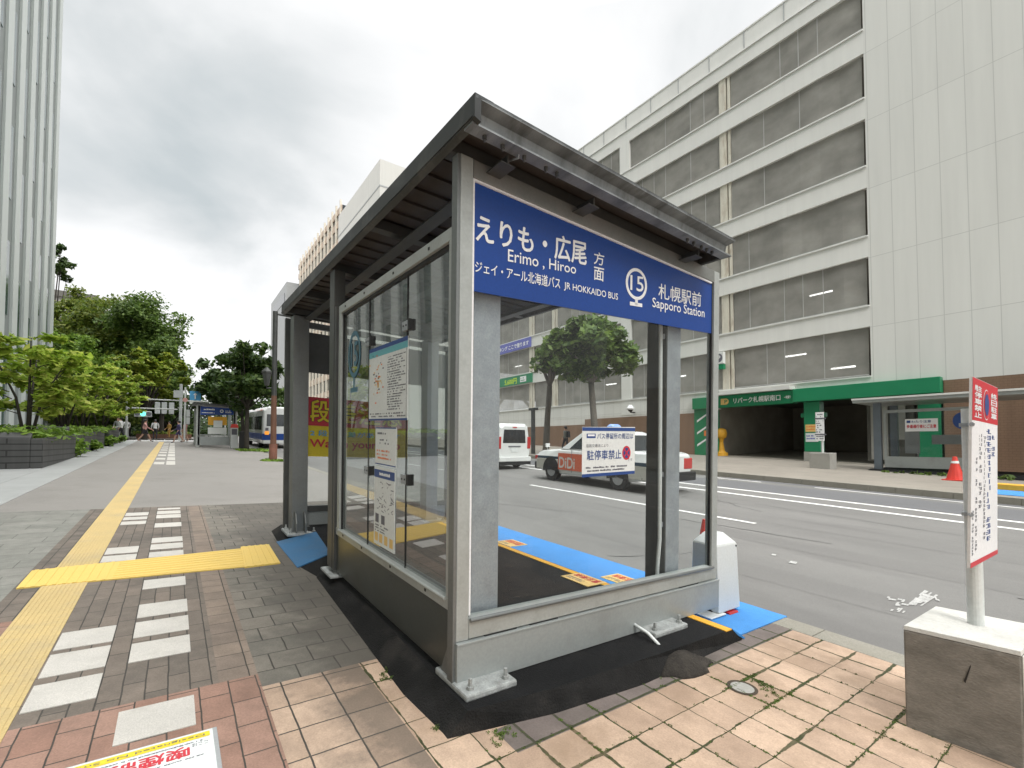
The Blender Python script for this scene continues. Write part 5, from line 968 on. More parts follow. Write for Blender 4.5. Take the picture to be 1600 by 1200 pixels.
def bus():
    c = G(420, 706); x0, yc = 37.6, -6.4; t = thing('bus', 'white and blue bus seen from behind at the kerb on the left', 'bus', (x0, yc, rz_(x0, yc))); t.rotation_euler = (0, -math.atan(A), 0)
    mb = MB(); R_ = lambda x, i, z: [(x, -1.22+i, .35+i*.5), (x, 1.22-i, .35+i*.5), (x, 1.24-i, 1.8), (x, 1.2-i, z-.25), (x, .9-i, z), (x, -.9+i, z), (x, -1.2+i, z-.25), (x, -1.24+i, 1.8)]
    mb.loft([R_(0, .06, 2.96), R_(.08, 0, 3.04), R_(10.2, 0, 3.04), R_(10.4, .06, 2.96)]); bd = mb.build('body', 'car_w', t, local=True, bevel=.05)
    mb = MB(); mb.hexa([(-.015, -1.0, 1.62), (.1, -1.0, 1.62), (.1, 1.0, 1.62), (-.015, 1.0, 1.62), (-.015, -.98, 2.5), (.1, -.98, 2.5), (.1, .98, 2.5), (-.015, .98, 2.5)]); mb.build('rear_window', 'dglass', bd, local=True, bevel=.03)
    mb = MB(); mb.box((-.018, -1.17, .62), (.1, 1.17, 1.08)); mb.box((.0, 1.1, .62), (10.3, 1.248, 1.08)); mb.box((.0, -1.1, .62), (10.3, -1.248, 1.08)); mb.build('blue_band', 'blue', bd, local=True)
    mb = MB(); mb.box((-.08, -1.2, .35), (.15, 1.2, .55)); mb.build('rear_bumper', 'car_w', t, local=True, bevel=.03)
    for k in range(7):
        mb = MB(); mb.box((.5+k*1.35, 1.15, 1.35), (1.75+k*1.35, 1.245, 2.35)); mb.build('side_window', 'dglass', bd, local=True)
    for s_ in (1, -1):
        mb = MB(); mb.box((-.04, s_*.82, 1.0), (.02, s_*1.1, 1.25)); mb.build('rear_lamp', 'amber' if s_ > 0 else 'taill', t, local=True, bevel=.02)
        mb = MB(); mb.box((-.03, s_*.86, 1.3), (.02, s_*1.06, 1.5)); mb.build('reflector', 'ink', t, local=True)
    wheels(t, ((2.2, 1.2), (2.2, -1.2), (8.2, 1.2), (8.2, -1.2)), .48, .3)
    mb = MB(); mb.tube([(10.3, -1.2, 2.9), (10.6, -1.6, 2.7), (10.6, -1.6, 1.9)], .05, 6); mb.box((10.5, -1.75, 1.9), (10.6, -1.5, 2.4)); mb.build('mirror', 'black', t, local=True)
bus()
# ================================================================ PEOPLE
def person(label, p, h, face, top, legs, stride=.3, group=None, hair='hair', bag=None, bare_legs=False, armout=.25):
    """one skinned body in mid-stride; clothing by region of the same surface"""
    t = thing('person', label, 'person', p, face, group); k = h/1.7; s = stride
    J = {'pel': (0, 0, .92, .135), 'wst': (0, 0, 1.06, .125), 'chs': (.01, 0, 1.27, .155), 'nk0': (.01, 0, 1.42, .07), 'nk1': (.02, 0, 1.48, .055), 'hd0': (.03, 0, 1.56, .085), 'hd1': (.035, 0, 1.63, .10), 'hd2': (.03, 0, 1.69, .07)}
    Ed = [('pel', 'wst'), ('wst', 'chs'), ('chs', 'nk0'), ('nk0', 'nk1'), ('nk1', 'hd0'), ('hd0', 'hd1'), ('hd1', 'hd2')]
    for q, sg in (('l', 1), ('r', -1)):
        f = s*sg
        J['hip'+q] = (f*.05, .09*sg, .88, .10); J['kn'+q] = (f*.55+.05, .1*sg, .5, .062); J['an'+q] = (f*1.05-(.06 if f < 0 else 0), .1*sg, .09+(.07 if f < 0 else 0), .042); J['to'+q] = (f*1.05+.17, .11*sg, .045+(.03 if f < 0 else 0), .036)
        J['sh'+q] = (0, .19*sg, 1.39, .062); J['el'+q] = (-f*.35, .25*sg, 1.12, .044); J['wr'+q] = (-f*.6+armout, .24*sg, .92, .033); J['ha'+q] = (-f*.65+armout+.05, .24*sg, .83, .03)
        Ed += [('pel', 'hip'+q), ('hip'+q, 'kn'+q), ('kn'+q, 'an'+q), ('an'+q, 'to'+q), ('nk0', 'sh'+q), ('sh'+q, 'el'+q), ('el'+q, 'wr'+q), ('wr'+q, 'ha'+q)]
    names = list(J); me = bpy.data.meshes.new('body'); me.from_pydata([tuple(c*k for c in J[n][:3]) for n in names], [(names.index(a), names.index(b)) for a, b in Ed], [])
    o = bpy.data.objects.new('body', me); COL.objects.link(o); sk_ = o.modifiers.new('s', 'SKIN')
    for i, n in enumerate(names): me.skin_vertices[0].data[i].radius = (J[n][3]*k, J[n][3]*k); me.skin_vertices[0].data[i].use_root = (n == 'pel')
    o.modifiers.new('d', 'SUBSURF').levels = 1
    dg = bpy.context.evaluated_depsgraph_get(); m2 = bpy.data.meshes.new_from_object(o.evaluated_get(dg)); bpy.data.objects.remove(o)
    for m_ in (top, legs, 'skin', 'black'): m2.materials.append(MT[m_])
    for f in m2.polygons:
        c = f.center/k; f.use_smooth = True
        f.material_index = 2 if (c.z > 1.45 or (abs(c.y) > .17 and c.z < .99 and c.z > .7)) else 0 if c.z > .97 else 3 if c.z < .11 else (2 if bare_legs and c.z < .6 else 1)
    b = bpy.data.objects.new('body', m2); COL.objects.link(b); b.parent = t; ORG[b.name] = Vector(p)
    mb = MB(); rings = []
    for z_, r_, xo in ((1.55, .098, -.015), (1.62, .118, -.005), (1.69, .105, .01), (1.745, .06, .02)): rings.append([((xo+r_*math.cos(a)*1.02)*k, r_*math.sin(a)*.9*k, (z_+(.045 if math.cos(a) > .4 and z_ < 1.6 else 0))*k) for a in [i*math.pi/5 for i in range(10)]])
    mb.loft(rings); mb.build('hair', hair, t, local=True, smooth=True)
    if bag:
        mb = MB(); mb.hexa([(-.30*k, -.14*k, 1.0*k), (-.13*k, -.14*k, 1.0*k), (-.13*k, .14*k, 1.0*k), (-.30*k, .14*k, 1.0*k), (-.26*k, -.12*k, 1.4*k), (-.13*k, -.12*k, 1.4*k), (-.13*k, .12*k, 1.4*k), (-.26*k, .12*k, 1.4*k)])
        bo = mb.build('backpack', bag, None, local=True, bevel=.03); bo.location = p; bo.rotation_euler = (0, 0, face); tag(bo, 'dark backpack on the back of the walker behind the taxi', 'backpack')
    return t
def gp(px, X): p = G(px, 690); d = ray(px, 690); q = d*(X/d.x); return Vector((q.x, q.y, gz_(q.x, min(q.y, 3))))
PL = [((188, 42.3), 1.7, 1.4, 'c_white', 'c_black', .34, 'person in white shirt and black trousers striding along the crossing'),
      ((226, 43), 1.62, -1.5, 'c_pink', 'c_black', .36, 'person in pink top and black bottoms striding with trailing leg'),
      ((242, 50.0), 1.68, .1, 'c_white', 'c_black', .05, 'person in plain white top standing before the dark hedge'),
      ((279, 43), 1.66, 1.6, 'c_navy', 'c_navy', .30, 'person in purple top walking beside the far bus shelter'),
      ((197, 49.0), 1.64, .3, 'c_white', 'c_grey', .1, 'person in white top and grey trousers behind the grey pole'),
      ((184, 47.5), 1.7, 3.0, 'c_grey', 'c_grey', .1, 'person in grey clothes behind the dark stone planters'),
      ((264, 56.0), 1.6, 2.2, 'c_mustard', 'c_mustard', .05, 'person in mustard clothes by the red brown planting bed'),
      ((289, 46.0), 1.66, 1.0, 'c_pink', 'c_beige', .16, 'person in pink top half hidden behind the pale sign pole')]
for (px, X), h, fc, tp, lg, sd_, lb in PL: person(lb, gp(px, X), h, fc, tp, lg, sd_, 'pedestrians at the far crossing', bare_legs=(tp == 'c_pink' or tp == 'c_navy'))
q = fpt(884, 712); q = Vector((ray(884, 700)*(20.5/-ray(884, 700).y)))
person('walker in grey shirt on the far pavement behind the taxi', Vector((q.x, q.y, ff(q.x, q.y))), 1.7, .2, 'c_grey', 'c_black', .2, None, bag='c_black')
# ================================================================ LEFT SIDE: tower, planters, planting
yb = 9.2; tw = thing('tower_block', 'pale tower with narrow vertical fins and green glass strips at the left edge', 'building', (40, yb, 1))
TX0, TX1 = -24., 61.4
mb = MB(); mb.box((TX0, yb+.45, -1), (TX1, yb+14, 72)); mb.build('wall', 'lwall', tw)
k = 0; x_ = TX1-1.35; wins = []
while x_ > TX0:
    mb = MB(); mb.box((x_, yb+.3, .8), (x_+1.35, yb+.45, 72)); mb.build('fin', 'lfin', tw)
    for r_ in range(9):
        z0 = 2.2+r_*8.2+(k % 4)*2.05; wins.append((x_-1.55, z0, k))
    x_ -= 3.1; k += 1
near_ = [q for q in wins if q[2] < 9 and q[1] < 46][:98]; rest = [q for q in wins if q not in near_]
for xw, z0, k in near_: mb = MB(); mb.box((xw, yb+.40, z0), (xw+.85, yb+.47, z0+5.2)); mb.build('window', 'lwin', tw)
mb = MB()
for xw, z0, k in rest: mb.box((xw, yb+.40, z0), (xw+.85, yb+.47, z0+5.2))
mb.build('window', 'lwin', tw, kind='stuff')
fb = thing('timber_screen', 'dark brown timber screen beyond the tower behind the shrubs', 'fence', (61.6, 9.5, 1.6)); mb = MB()
for i in range(22): mb.box((61.7+i*.3, 9.4, 1.5), (61.9+i*.3, 9.55, 5.4))
mb.build('board_panel', 'fence', fb)
def planter(label, x0, x1, y0, y1, h):
    t = thing('stone_planter', label, 'planter', (x0, y0, gz_(x0, y0)), 0, 'dark stone planters in front of the tower'); z = lambda x: A*x+B*3
    mb = MB(); w_ = .25
    for a, b, c, d in ((x0, x1, y0, y0+w_), (x0, x1, y1-w_, y1), (x0, x0+w_, y0+w_, y1-w_), (x1-w_, x1, y0+w_, y1-w_)): mb.hexa([(a, c, z(a)-.1), (b, c, z(b)-.1), (b, d, z(b)-.1), (a, d, z(a)-.1), (a, c, z(x0)+h), (b, c, z(x1)+h), (b, d, z(x1)+h), (a, d, z(x0)+h)])
    mb.build('wall', 'slate', t, bevel=.02)
    mb = MB(); mb.hexa([(x0+w_, y0+w_, z(x0)), (x1-w_, y0+w_, z(x1)), (x1-w_, y1-w_, z(x1)), (x0+w_, y1-w_, z(x0)), (x0+w_, y0+w_, z(x0)+h-.1), (x1-w_, y0+w_, z(x1)+h-.1), (x1-w_, y1-w_, z(x1)+h-.1), (x0+w_, y1-w_, z(x0)+h-.1)]); mb.build('soil', 'soil', t)
planter('large dark stone planter nearest the camera on the left', 18.2, 23.6, 2.95, 8.2, .83)
planter('long dark stone planter beyond the nearest one', 24.6, 33.5, 3.05, 7.4, .85)
planter('farthest dark stone planter towards the crossing', 34.2, 39.6, 2.9, 7.0, .85)
zp_ = lambda x: A*x+B*3+.8
leaf_cloud('ground_cover', 'lf_bright', [(x, y, zp_(x)+.1, .5, .5, .28) for x in np.arange(18.6, 23.4, .6) for y in np.arange(3.3, 8, .7)]+[(x, y, zp_(x)+.1, .5, .5, .25) for x in np.arange(25, 39.4, .7) for y in (3.4, 4.3, 5.3, 6.4)], 6500, .14, None, flat=.3, seed=8, kind='stuff')
def shrub(label, c, r, n, leaf='lf_bright', size=.12, seed=1):
    t = thing('shrub', label, 'shrub', c, 0, 'low shrubs along the stone planters'); mb = MB()
    for k in range(6): a = k*1.05; mb.tube([c, Vector(c)+Vector((math.cos(a)*r*.5, math.sin(a)*r*.5, r*.8))], .012, 5)
    mb.build('stem', 'bark_d', t); leaf_cloud('foliage', leaf, [(c[0]+random.uniform(-.5, .5)*r, c[1]+random.uniform(-.5, .5)*r, c[2]+r*random.uniform(.4, 1), r*.55, r*.55, r*.45) for _ in range(8)], n, size, t, .2, seed=seed)
for i, (px, X, r, lb) in enumerate(((113, 23.9, .55, 'bright green shrub at the corner of the nearest planter'), (143, 28.5, .42, 'small shrub against the middle of the long planter'), (170, 34., .45, 'round green shrub where two stone planters meet'), (193, 39.9, .4, 'green shrub at the crossing end of the planters'))):
    d = ray(px, 700)*1.; p = d*(X/d.x); shrub(lb, (p.x, max(p.y, 2.85), gz_(p.x, 2.9)), r, 420, seed=i+3)
def maple(name, label, base, h, R, n, seed, leaf='lf_maple', size=.16, stems=4):
    """several slender leaning stems carrying flat sprays of leaves"""
    rnd = random.Random(seed); base = Vector(base); t = thing(name, label, 'tree', base, 0, 'maples in the stone planters'); mb = MB(); pads = []
    for s_ in range(stems):
        a = s_*6.28/stems+rnd.uniform(-.4, .4); L_ = h*rnd.uniform(.72, .95); tip = base+Vector((math.cos(a)*R*.6, math.sin(a)*R*.6, L_)); m_ = base.lerp(tip, .5)-Vector((math.cos(a)*.1, math.sin(a)*.1, 0))
        mb.tube([base+Vector((math.cos(a)*.06, math.sin(a)*.06, -.1)), m_, tip], [.05, .034, .012], 7)
        for j in range(9):
            f_ = .3+.7*j/8; st_ = base.lerp(tip, f_); a2 = a+rnd.uniform(-1.7, 1.7); ln = R*rnd.uniform(.3, .75); e_ = st_+Vector((math.cos(a2)*ln, math.sin(a2)*ln, rnd.uniform(.0, .35)))
            mb.tube([st_, st_.lerp(e_, .5)+Vector((0, 0, .05)), e_], [.016, .011, .005], 5)
            for q in range(3): g_ = st_.lerp(e_, .5+.25*q); pads.append((g_.x+rnd.uniform(-.1, .1), g_.y+rnd.uniform(-.1, .1), g_.z+.05, .28, .28, .17))
    mb.build('trunk', 'bark_d', t, smooth=True); leaf_cloud('crown', leaf, pads, n, size, t, .15, .1, seed=seed)
def atXp(px, X): d = ray(px, 690); p = d*(X/d.x); return Vector((p.x, p.y, zp_(p.x)))
maple('maple_tree', 'light green maple with thin dark stems in the nearest stone planter', atXp(43, 20.2), 3.2, 1.25, 2700, 11)
maple('maple_tree', 'light green maple right behind the first one in the long planter', atXp(97, 26.0), 3.7, 1.5, 3400, 12)
maple('maple_tree', 'yellowish maple halfway along the long stone planter', atXp(128, 30.5), 3.6, 1.6, 3400, 13)
maple('maple_tree', 'yellow green maple at the crossing end of the planters', atXp(158, 36.5), 3.9, 2.0, 4200, 14, 'lf_maple', .18)
maple('maple_tree', 'light green maple hugging the tower corner behind the planters', atXp(108, 40), 5.2, 2.2, 4200, 15, 'lf_bright', .22)
def far(px, X, dz=0): d = ray(px, 690); p = d*(X/d.x); return Vector((p.x, p.y, A*p.x-1+dz))
def topz(py, X, px): d = ray(px, py); return CAMH+d.z*X/d.x
TG = 'park trees beyond the crossing'
for i, (px, X, py, R, leaf, n, lb, k) in enumerate((
    (118, 78, 440, (4.2, 4.2, 5.2), 'lf_olive', 6500, 'tall olive brown tree beside the tower behind the park edge', 34), (165, 72, 450, (5.5, 5.5, 6), 'lf_olive', 7500, 'broad olive tree in the middle of the park trees', 36), (225, 70, 448, (4.3, 4.3, 6.2), 'lf_park', 7500, 'tall dark green tree at the right end of the park trees', 36), (252, 66, 520, (2.6, 2.6, 4), 'lf_park', 4000, 'narrow dark green tree beside the traffic signals', 24),
    (112, 66, 502, (3.8, 3.8, 3.8), 'lf_bright', 5500, 'bright green tree next to the tower corner', 30), (225, 58, 538, (3.6, 3.6, 2.5), 'lf_gold', 6000, 'yellow green spreading tree above the crossing', 26), (150, 62, 560, (4, 4, 4), 'lf_mid', 5000, 'mid green tree low behind the maples', 26), (200, 76, 585, (6, 6, 3.2), 'lf_park', 5500, 'dark low tree filling the park behind the crossing', 28), (262, 74, 600, (4, 4, 3.4), 'lf_dark', 4500, 'dark green tree behind the blue road sign', 24), (130, 78, 600, (6, 6, 3.6), 'lf_dark', 4500, 'dark green tree deep in the park on the left', 24))):
    b = far(px, X); tree('park_tree', lb, b, topz(py, X, px), R, leaf, int(n*2.2), .27, 40+i, .28, 'bark_d', k=int(k*2), br=(R[2]*.17, R[2]*.33), shell=.25, group=TG, flat=.25 if leaf == 'lf_gold' else .0)
# dark understorey of the park: one mass
leaf_cloud('undergrowth', 'lf_dark', [(80+(i % 3)*3, -14+i*1.9, A*80+.3+random.uniform(-.3, 1.4), 2.0, 1.8, 2.2) for i in range(22)]+[(92, -16+i*2.6, A*90+2+random.uniform(0, 3.), 2.5, 2.2, 4.) for i in range(18)], 14000, .5, None, seed=77, kind='stuff')
bd_ = thing('planting_bed', 'low red brown planting bed across the crossing', 'planting bed', far(255, 60)); mb = MB(); p = far(255, 60); mb.box((p.x, p.y-2.4, A*60-.2), (p.x+1.2, p.y+2.2, A*60+.35)); mb.build('edging', 'brownpole', bd_)
leaf_cloud('foliage', 'lf_olive', [(p.x+.6, p.y-2+i*.7, A*60+.4, .5, .45, .25) for i in range(7)], 500, .2, bd_, seed=6)
# right of the walkway: street tree, farther tree
tree('street_tree', 'dark street tree with slim trunk beside the far bus shelter', (33.7, -3.75, gz_(33.7, -3.75)), topz(517, 33.7, 380), (2.0, 2.0, 2.35), 'lf_dark', 3600, .24, 61, .14, 'bark_d', k=30, br=(.5, .85), group='street trees', fork=.55)
tree('street_tree', 'dark leafy tree hanging over the far bus shelter roof', (44.5, -4.6, gz_(44.5, -4.)), topz(565, 44.5, 330), (2.9, 2.9, 1.9), 'lf_dark', 4200, .28, 62, .16, 'bark_d', k=30, br=(.6, 1.0), group='street trees', crown_c=(44.2, -3.3, topz(598, 44.5, 315)))
for i, (px, Y, py, lb) in enumerate(((853, -18.3, 520, 'thinner of the two street trees behind the taxi'), (932, -18.3, 470, 'broad street tree standing behind the taxi'))):
    d = ray(px, 690); p = d*(Y/d.y); b = Vector((p.x, p.y, ff(p.x, p.y))); X = p.x
    tree('street_tree', lb, b, CAMH+ray(px, py).z*X/d.x, (1.1, 1.1, .9) if i == 0 else (3.4, 3.2, 2.1), 'lf_park', 1200 if i == 0 else 8500, .24, 70+i, .2, 'bark', k=22 if i == 0 else 48, br=(.55, .95), group='street trees', fork=.7, lean=(.9, 0) if i else (-.9, 0))
# ---------------------------------------------------------------- far bus shelter on this pavement
f1, f2 = G(305, 697), G(357, 700); fx0 = 36.3
fs = thing('bus_shelter', 'small distant bus shelter with blue sign beside the street tree', 'bus shelter', (fx0, -1.3, gz_(fx0, -1.3))); zf = gz_(fx0, -1.3); ya, yb_ = -1.25, -3.35
for y_ in (ya, yb_):
    for x_ in (fx0, fx0+4): mb = MB(); mb.box((x_, y_-.1, zf), (x_+.15, y_+.1, zf+2.75)); mb.build('column', 'alu', fs)
mb = MB(); mb.box((fx0, yb_, zf+.12), (fx0+.06, ya, zf+.7)); mb.box((fx0, yb_, zf+.75), (fx0+.06, ya, zf+.82)); mb.box((fx0, ya-.12, zf+.8), (fx0+.06, ya, zf+2.7)); mb.box((fx0, yb_, zf+.8), (fx0+.06, yb_+.12, zf+2.7)); mb.build('kick_panel', 'panel', fs)
mb = MB(); mb.box((fx0+.02, yb_+.12, zf+.82), (fx0+.03, ya-.12, zf+2.2)); mb.build('front_glass', 'glass', fs)
mb = MB(); mb.hexa([(fx0-.3, yb_-.1, zf+2.62), (fx0+4.4, yb_-.1, zf+2.8), (fx0+4.4, ya+.25, zf+2.95), (fx0-.3, ya+.25, zf+2.78), (fx0-.3, yb_-.1, zf+2.75), (fx0+4.4, yb_-.1, zf+2.93), (fx0+4.4, ya+.25, zf+3.08), (fx0-.3, ya+.25, zf+2.92)]); mb.build('roof', 'roofst', fs)
mb = MB(); mb.hexa([(fx0-.03, yb_+.12, zf+2.16), (fx0+.02, yb_+.12, zf+2.16), (fx0+.02, ya-.12, zf+2.1), (fx0-.03, ya-.12, zf+2.1), (fx0-.03, yb_+.12, zf+2.58), (fx0+.02, yb_+.12, zf+2.58), (fx0+.02, ya-.12, zf+2.66), (fx0-.03, ya-.12, zf+2.66)]); sg2 = mb.build('stop_sign', 'blue', fs)
mb = MB(); FQ = lambda a, b, c, d: [(fx0-.035, ya-a, zf+c), (fx0-.035, ya-b, zf+c), (fx0-.035, ya-b, zf+d), (fx0-.035, ya-a, zf+d)]
marks(mb, FQ(.3, .9, 2.38, 2.56), 1, 4, 0, .8, 2); marks(mb, FQ(.2, 1.2, 2.2, 2.3), 1, 14, 0, .9, 3); marks(mb, FQ(1.5, 1.95, 2.25, 2.45), 2, 6, 0, .9, 4); mb.ring((fx0-.035, ya-1.3, zf+2.38), (0, -.1, 0), (0, 0, .11), .55, 1, 18); mb.build('sign_lettering', 'white', sg2)
for (a, b, c, d, m_, lb, nm) in ((.55, 1.6, 1.45, 2.0, 'p_brown', 'brown and orange poster inside the distant bus shelter', 'poster'), (.85, 1.35, 1.3, 1.75, 'paper', 'white sheet in the middle of the distant shelter glass', 'notice'), (.55, 1.6, .86, 1.28, 'greyb', 'row of pale leaflets low on the distant shelter glass', 'leaflet_row')):
    o2 = MB(); dd = {'poster': .0, 'notice': -.02, 'leaflet_row': -.012}[nm]; o2.box((fx0+.01+dd, ya-a, zf+c), (fx0+.016+dd, ya-b, zf+d)); tag(o2.build(nm, 'yelpaint' if nm == 'poster' else 'paper'), lb, 'notice' if nm != 'poster' else 'poster')
p = G(356, 700); mb = MB(); x_ = 35.5; y_ = -3.02; z_ = gz_(x_, y_); vm = thing('leaflet_stand', 'white stand with a red top right of the distant bus shelter', 'stand', (x_, y_, z_)); mb.box((x_, y_-.42, z_), (x_+.35, y_, z_+1.35)); mb.build('cabinet', 'plastic', vm, bevel=.02); mb = MB(); mb.hexa([(x_-.02, y_-.45, z_+1.36), (x_+.37, y_-.45, z_+1.36), (x_+.37, y_+.02, z_+1.36), (x_-.02, y_+.02, z_+1.36), (x_+.05, y_-.38, z_+1.6), (x_+.3, y_-.38, z_+1.6), (x_+.3, y_-.05, z_+1.6), (x_+.05, y_-.05, z_+1.6)]); mb.build('top', 'redpl', vm)
mb = MB(); mb.quad((x_-.005, y_-.05, z_+.9), (x_-.005, y_-.36, z_+.9), (x_-.005, y_-.36, z_+1.28), (x_-.005, y_-.05, z_+1.28)); mb.build('leaflet', 'ink', vm)
x_ = 34.9; y_ = -3.48; z_ = gz_(x_, y_); bx = thing('utility_box', 'black utility cabinet between the white stand and the street tree', 'cabinet', (x_, y_, z_)); mb = MB(); mb.box((x_, y_-.5, z_), (x_+.5, y_, z_+1.15)); mb.build('cabinet', 'black', bx, bevel=.02); mb = MB()
for k in range(3): mb.box((x_-.01, y_-.4, z_+.2+k*.3), (x_, y_-.25, z_+.3+k*.3))
mb.build('label_plate', 'ink', bx)
leaf_cloud('grass', 'lf_bright', [(33.2+random.uniform(-1.4, 1.), -3.75+random.uniform(-.9, .45), gz_(33, -3.7)+.0, .3, .3, .08) for _ in range(40)]+[(22.9+random.uniform(-.4, .4), -3.5+random.uniform(-.3, .3), gz_(23, -3.5), .2, .2, .07) for _ in range(10)], 2600, .12, None, seed=12, kind='stuff')
# ---------------------------------------------------------------- lamp post with lantern beside the shelter
x_, y_ = 22.9, -3.58; z_ = gz_(x_, y_); lp = thing('lamp_post', 'dark lamp post with a lantern and brown lower half behind the shelter', 'street lamp', (x_, y_, z_))
tz = topz(487, 22.9, 432); mb = MB(); mb.tube([(x_, y_, z_), (x_, y_, z_+.75)], .165, 12); mb.build('pedestal', M('red brown pedestal', (.25, .11, .075), .7, 0, .2, 4), lp); mb = MB(); mb.tube([(x_, y_, z_+.75), (x_, y_, z_+2.9)], [.125, .11], 12); mb.build('lower_pole', 'brownpole', lp); mb = MB(); mb.tube([(x_, y_, z_+2.9), (x_, y_, tz)], .105, 12); mb.tube([(x_, y_, tz-.1), (x_, y_-.9, tz-.15)], .05, 8); mb.build('upper_pole', 'darkst', lp)
mb = MB(); lz = z_+3.35; yl = y_+.3; mb.tube([(x_, yl, lz), (x_, yl, lz+.55)], [.1, .2], 6); mb.tube([(x_, yl, lz+.55), (x_, yl, lz+.62), (x_, yl, lz+.8)], [.23, .22, .04], 6); mb.tube([(x_, y_, lz-.1), (x_, yl, lz-.12), (x_, yl, lz)], .03, 6); mb.build('lantern', 'darkst', lp)
# ---------------------------------------------------------------- crossing furniture
def pole(name, label, cat, px, X, py, r=.07, m_='gpole'):
    d = ray(px, 690); p = d*(X/d.x); p = Vector((p.x, p.y, gz_(p.x, min(p.y, 2.5)))); t = thing(name, label, cat, p); mb = MB(); z = topz(py, X, px); mb.tube([p, (p.x, p.y, z)], r, 10); mb.build('pole', m_, t); return t, p, z
t, p, z = pole('signal_pole', 'grey pole with a green traffic signal over the crossing on the left', 'traffic signal', 197, 47, 580)
za = topz(637, 47, 197); mb = MB(); mb.tube([p+Vector((0, 0, za-p.z)), Vector((p.x, p.y-3.2, za))], .05, 8); mb.build('arm', 'gpole', t); mb = MB(); zs = topz(642, 47, 210); yy = p.y-.45; mb.box((p.x-.1, yy-1.1, zs-.45), (p.x+.1, yy, zs)); hs = mb.build('signal_head', 'sigbody', t, bevel=.05)
for i_, m_ in enumerate(('ink', 'siggrn', 'ink')):
    mb = MB(); mb.ring((p.x-.11, yy-.2-i_*.35, zs-.22), (0, .17, 0), (0, 0, .17), 0, 1, 18); mb.build('signal_lens', m_, hs, fix=False)
t, p, z = pole('signal_pole', 'thick pale pole with a long arm and sign backs over the crossing', 'traffic signal', 281, 48, 600, .11, 'sigbody')
za = topz(626, 48, 281); mb = MB(); mb.tube([Vector((p.x, p.y+3.6, za)), Vector((p.x, p.y-3.2, za))], .055, 8); mb.build('arm', 'gpole', t)
for dy_ in (1.55, 1.1, .62): mb = MB(); mb.box((p.x-.1, p.y+dy_-.18, za-1.15), (p.x+.1, p.y+dy_+.18, za-.2)); mb.build('signal_back', 'sigbody', t, bevel=.03)
mb = MB(); mb.box((p.x-.12, p.y-.15, za+.25), (p.x+.12, p.y+.5, za+.85)); mb.build('control_box', 'sigbody', t)
t, p, z = pole('sign_pole', 'pale sign pole with a blue arrow sign and pedestrian signals', 'road sign', 288, 44, 605, .06, 'wpaint')
zb_ = topz(611, 44, 298); mb = MB(); mb.box((p.x-.05, p.y-1.0, zb_-.72), (p.x-.02, p.y-.28, zb_)); b2 = mb.build('blue_plate', 'skyblue', t); mb = MB(); mb.add([(p.x-.056, p.y-.64, zb_-.12), (p.x-.056, p.y-.5, zb_-.3), (p.x-.056, p.y-.6, zb_-.3), (p.x-.056, p.y-.6, zb_-.62), (p.x-.056, p.y-.68, zb_-.62), (p.x-.056, p.y-.68, zb_-.3), (p.x-.056, p.y-.78, zb_-.3)], [(0, 1, 2, 3, 4, 5, 6)]); mb.build('arrow', 'white', b2, fix=False)
mb = MB(); mb.box((p.x-.05, p.y-1.05, zb_-1.0), (p.x-.02, p.y-.28, zb_-.76)); mb.build('white_plate', 'paper', t); mb = MB(); mb.ring((p.x-.06, p.y, zb_-.72), (0, .17, 0), (0, 0, .17), 0, 1, 18); mb.build('red_disc', 'c_pink', t, fix=False); mb = MB(); mb.box((p.x-.05, p.y-1.9, zb_+.0), (p.x-.02, p.y-1.1, zb_+.18)); mb.build('street_plate', 'teal', t)
for zz in (topz(640, 44, 288), topz(652, 44, 290)): mb = MB(); mb.box((p.x-.1, p.y-.32, zz-.55), (p.x+.1, p.y-.08, zz)); mb.build('pedestrian_signal', 'sigbody', t, bevel=.02)
for px, X, py, lb in ((833, 0, 640, 'dark short lamp column at the far kerb behind the van'), ):
    d = ray(px, 690); p = d*(-17.6/d.y); p.z = ff(p.x, p.y); t = thing('lamp_post', lb, 'street lamp', p); zt_ = CAMH+ray(px, 641).z*p.x/d.x; mb = MB(); mb.tube([p, (p.x, p.y, zt_)], .13, 10); mb.build('pole', 'darkst', t); mb = MB(); mb.box((p.x-.35, p.y-.12, zt_), (p.x+.3, p.y+.12, zt_+.14)); mb.build('lamp_head', 'darkst', t)
for px, py, lb in ((985, 640, 'white domed bollard camera on the garage wall behind the taxi'),):
    c = atY(px, py, GY+.5); t = thing('dome_camera', lb, 'camera', c); mb = MB(); mb.tube([c+Vector((0, 0, .35)), c+Vector((0, 0, .1)), c], [.1, .3, .26], 14); mb.build('housing', 'white', t); mb = MB(); mb.tube([c, c-Vector((0, 0, .16))], [.22, .1], 14); mb.tube([c-Vector((0, 0, .2)), c+Vector((0, -.5, -.2))], .05, 6); mb.build('dome', 'black', t)
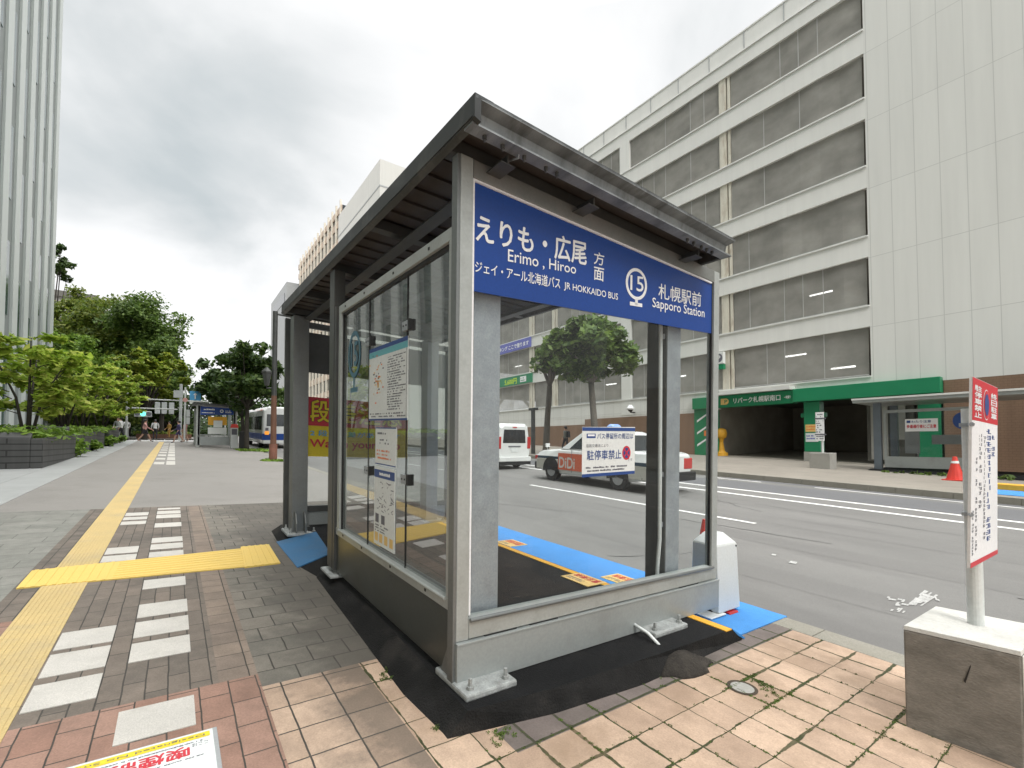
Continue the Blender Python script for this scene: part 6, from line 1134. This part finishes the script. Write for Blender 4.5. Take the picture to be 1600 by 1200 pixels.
# ---------------------------------------------------------------- buildings beyond
Yw = -28.4; e0 = atY(594, 248, Yw); e1 = atY(529, 330, Yw); e2 = atY(463, 400, Yw)
wbd = thing('white_building', 'white tower block with cream vertical fins behind the shelter roof', 'building', (e0.x, Yw, 3)); zt_ = e0.z
mb = MB(); mb.box((e0.x, Yw-24, 0), (e1.x, Yw, zt_)); bw = mb.build('wall', 'wb', wbd)
mb = MB(); zj = atY(594, 290, Yw).z; mb.box((e0.x-.05, Yw-24, zj), (e1.x, Yw+.05, zj+.25)); mb.build('ledge', 'greyb', bw)
zf_ = atY(529, 318, Yw).z; mb = MB(); mb.box((e1.x, Yw-20, 0), (e2.x, Yw-.8, zf_)); mb.build('finned_wall', 'dglass', wbd)
mb = MB(); z_ = 8.
while z_ < zf_-1: mb.box((e1.x, Yw-.8, z_), (e2.x, Yw-.65, z_+1.5)); z_ += 4.2
mb.box((e1.x, Yw-.8, zf_-1.4), (e2.x, Yw-.6, zf_)); mb.build('spandrel_strip', 'wred', wbd)
x_ = e1.x+.3
while x_ < e2.x: mb = MB(); mb.box((x_, Yw-.8, 3), (x_+.5, Yw-.42, zf_+1.2)); mb.build('fin', 'wfin', wbd); x_ += (e2.x-e1.x)/13.
g0 = atY(448, 440, -26.); g1 = atY(424, 462, -26.); gb = thing('grey_building', 'grey metal clad block with a dark slot window left of the white tower', 'building', (g0.x, -26, 4))
g2 = atX(461, 440, g0.x); mb = MB(); mb.box((g0.x, -26, 0), (g1.x, g2.y-3, g0.z)); gw = mb.build('wall', 'greyb', gb); sA, sB = atY(445, 455, -26), atY(427, 478, -26); mb = MB(); mb.box((sA.x, -26.1, sA.z-3.2), (sB.x, -25.9, sA.z-.5)); mb.build('slot_window', 'dglass', gw)
ob = thing('low_block', 'flat dark roofed block showing above the park trees by the tower', 'building', far(95, 130)); zc_ = topz(463, 130, 90); d = ray(80, 690); p = d*(130/d.x); mb = MB(); mb.box((130, p.y-6, 0), (150, p.y+8, zc_)); mb.build('wall', 'conc_m', ob); mb = MB(); mb.box((129.5, p.y-6.5, zc_), (150.5, p.y+8.5, zc_+1.2)); mb.build('roof', 'gin', ob)
# tall conifer top peeping out beside the tower
p = far(78, 90); tree('tall_tree', 'thin spiky branches of a tall tree showing beside the tower edge', p, topz(372, 90, 84), (2.3, 2.3, 3.0), 'lf_dark', 900, .45, 91, .25, 'bark_d', k=22, br=(.4, .8))
# orange banners on a rope pole past the far shelter
d = ray(352, 640); p = d*(52/d.x); p.z = gz_(52, -4); t = thing('banner_pole', 'pole carrying two orange banners above the distant shelter', 'banner', p); zt_ = topz(612, 52, 352); mb = MB(); mb.tube([p, (p.x, p.y, zt_)], .08, 8); mb.build('pole', 'gpole', t)
for a, b, c in ((334, 625, 1.0), (358, 614, 1.8)):
    q0 = atX(a, b, p.x); mb = MB(); mb.hexa([(q0.x, q0.y, q0.z-.7), (q0.x+.05, q0.y, q0.z-.7), (q0.x+.05, q0.y-c, q0.z-.3), (q0.x, q0.y-c, q0.z-.3), (q0.x, q0.y, q0.z), (q0.x+.05, q0.y, q0.z), (q0.x+.05, q0.y-c, q0.z+.35), (q0.x, q0.y-c, q0.z+.35)]); mb.build('banner', 'orangecloth', t)
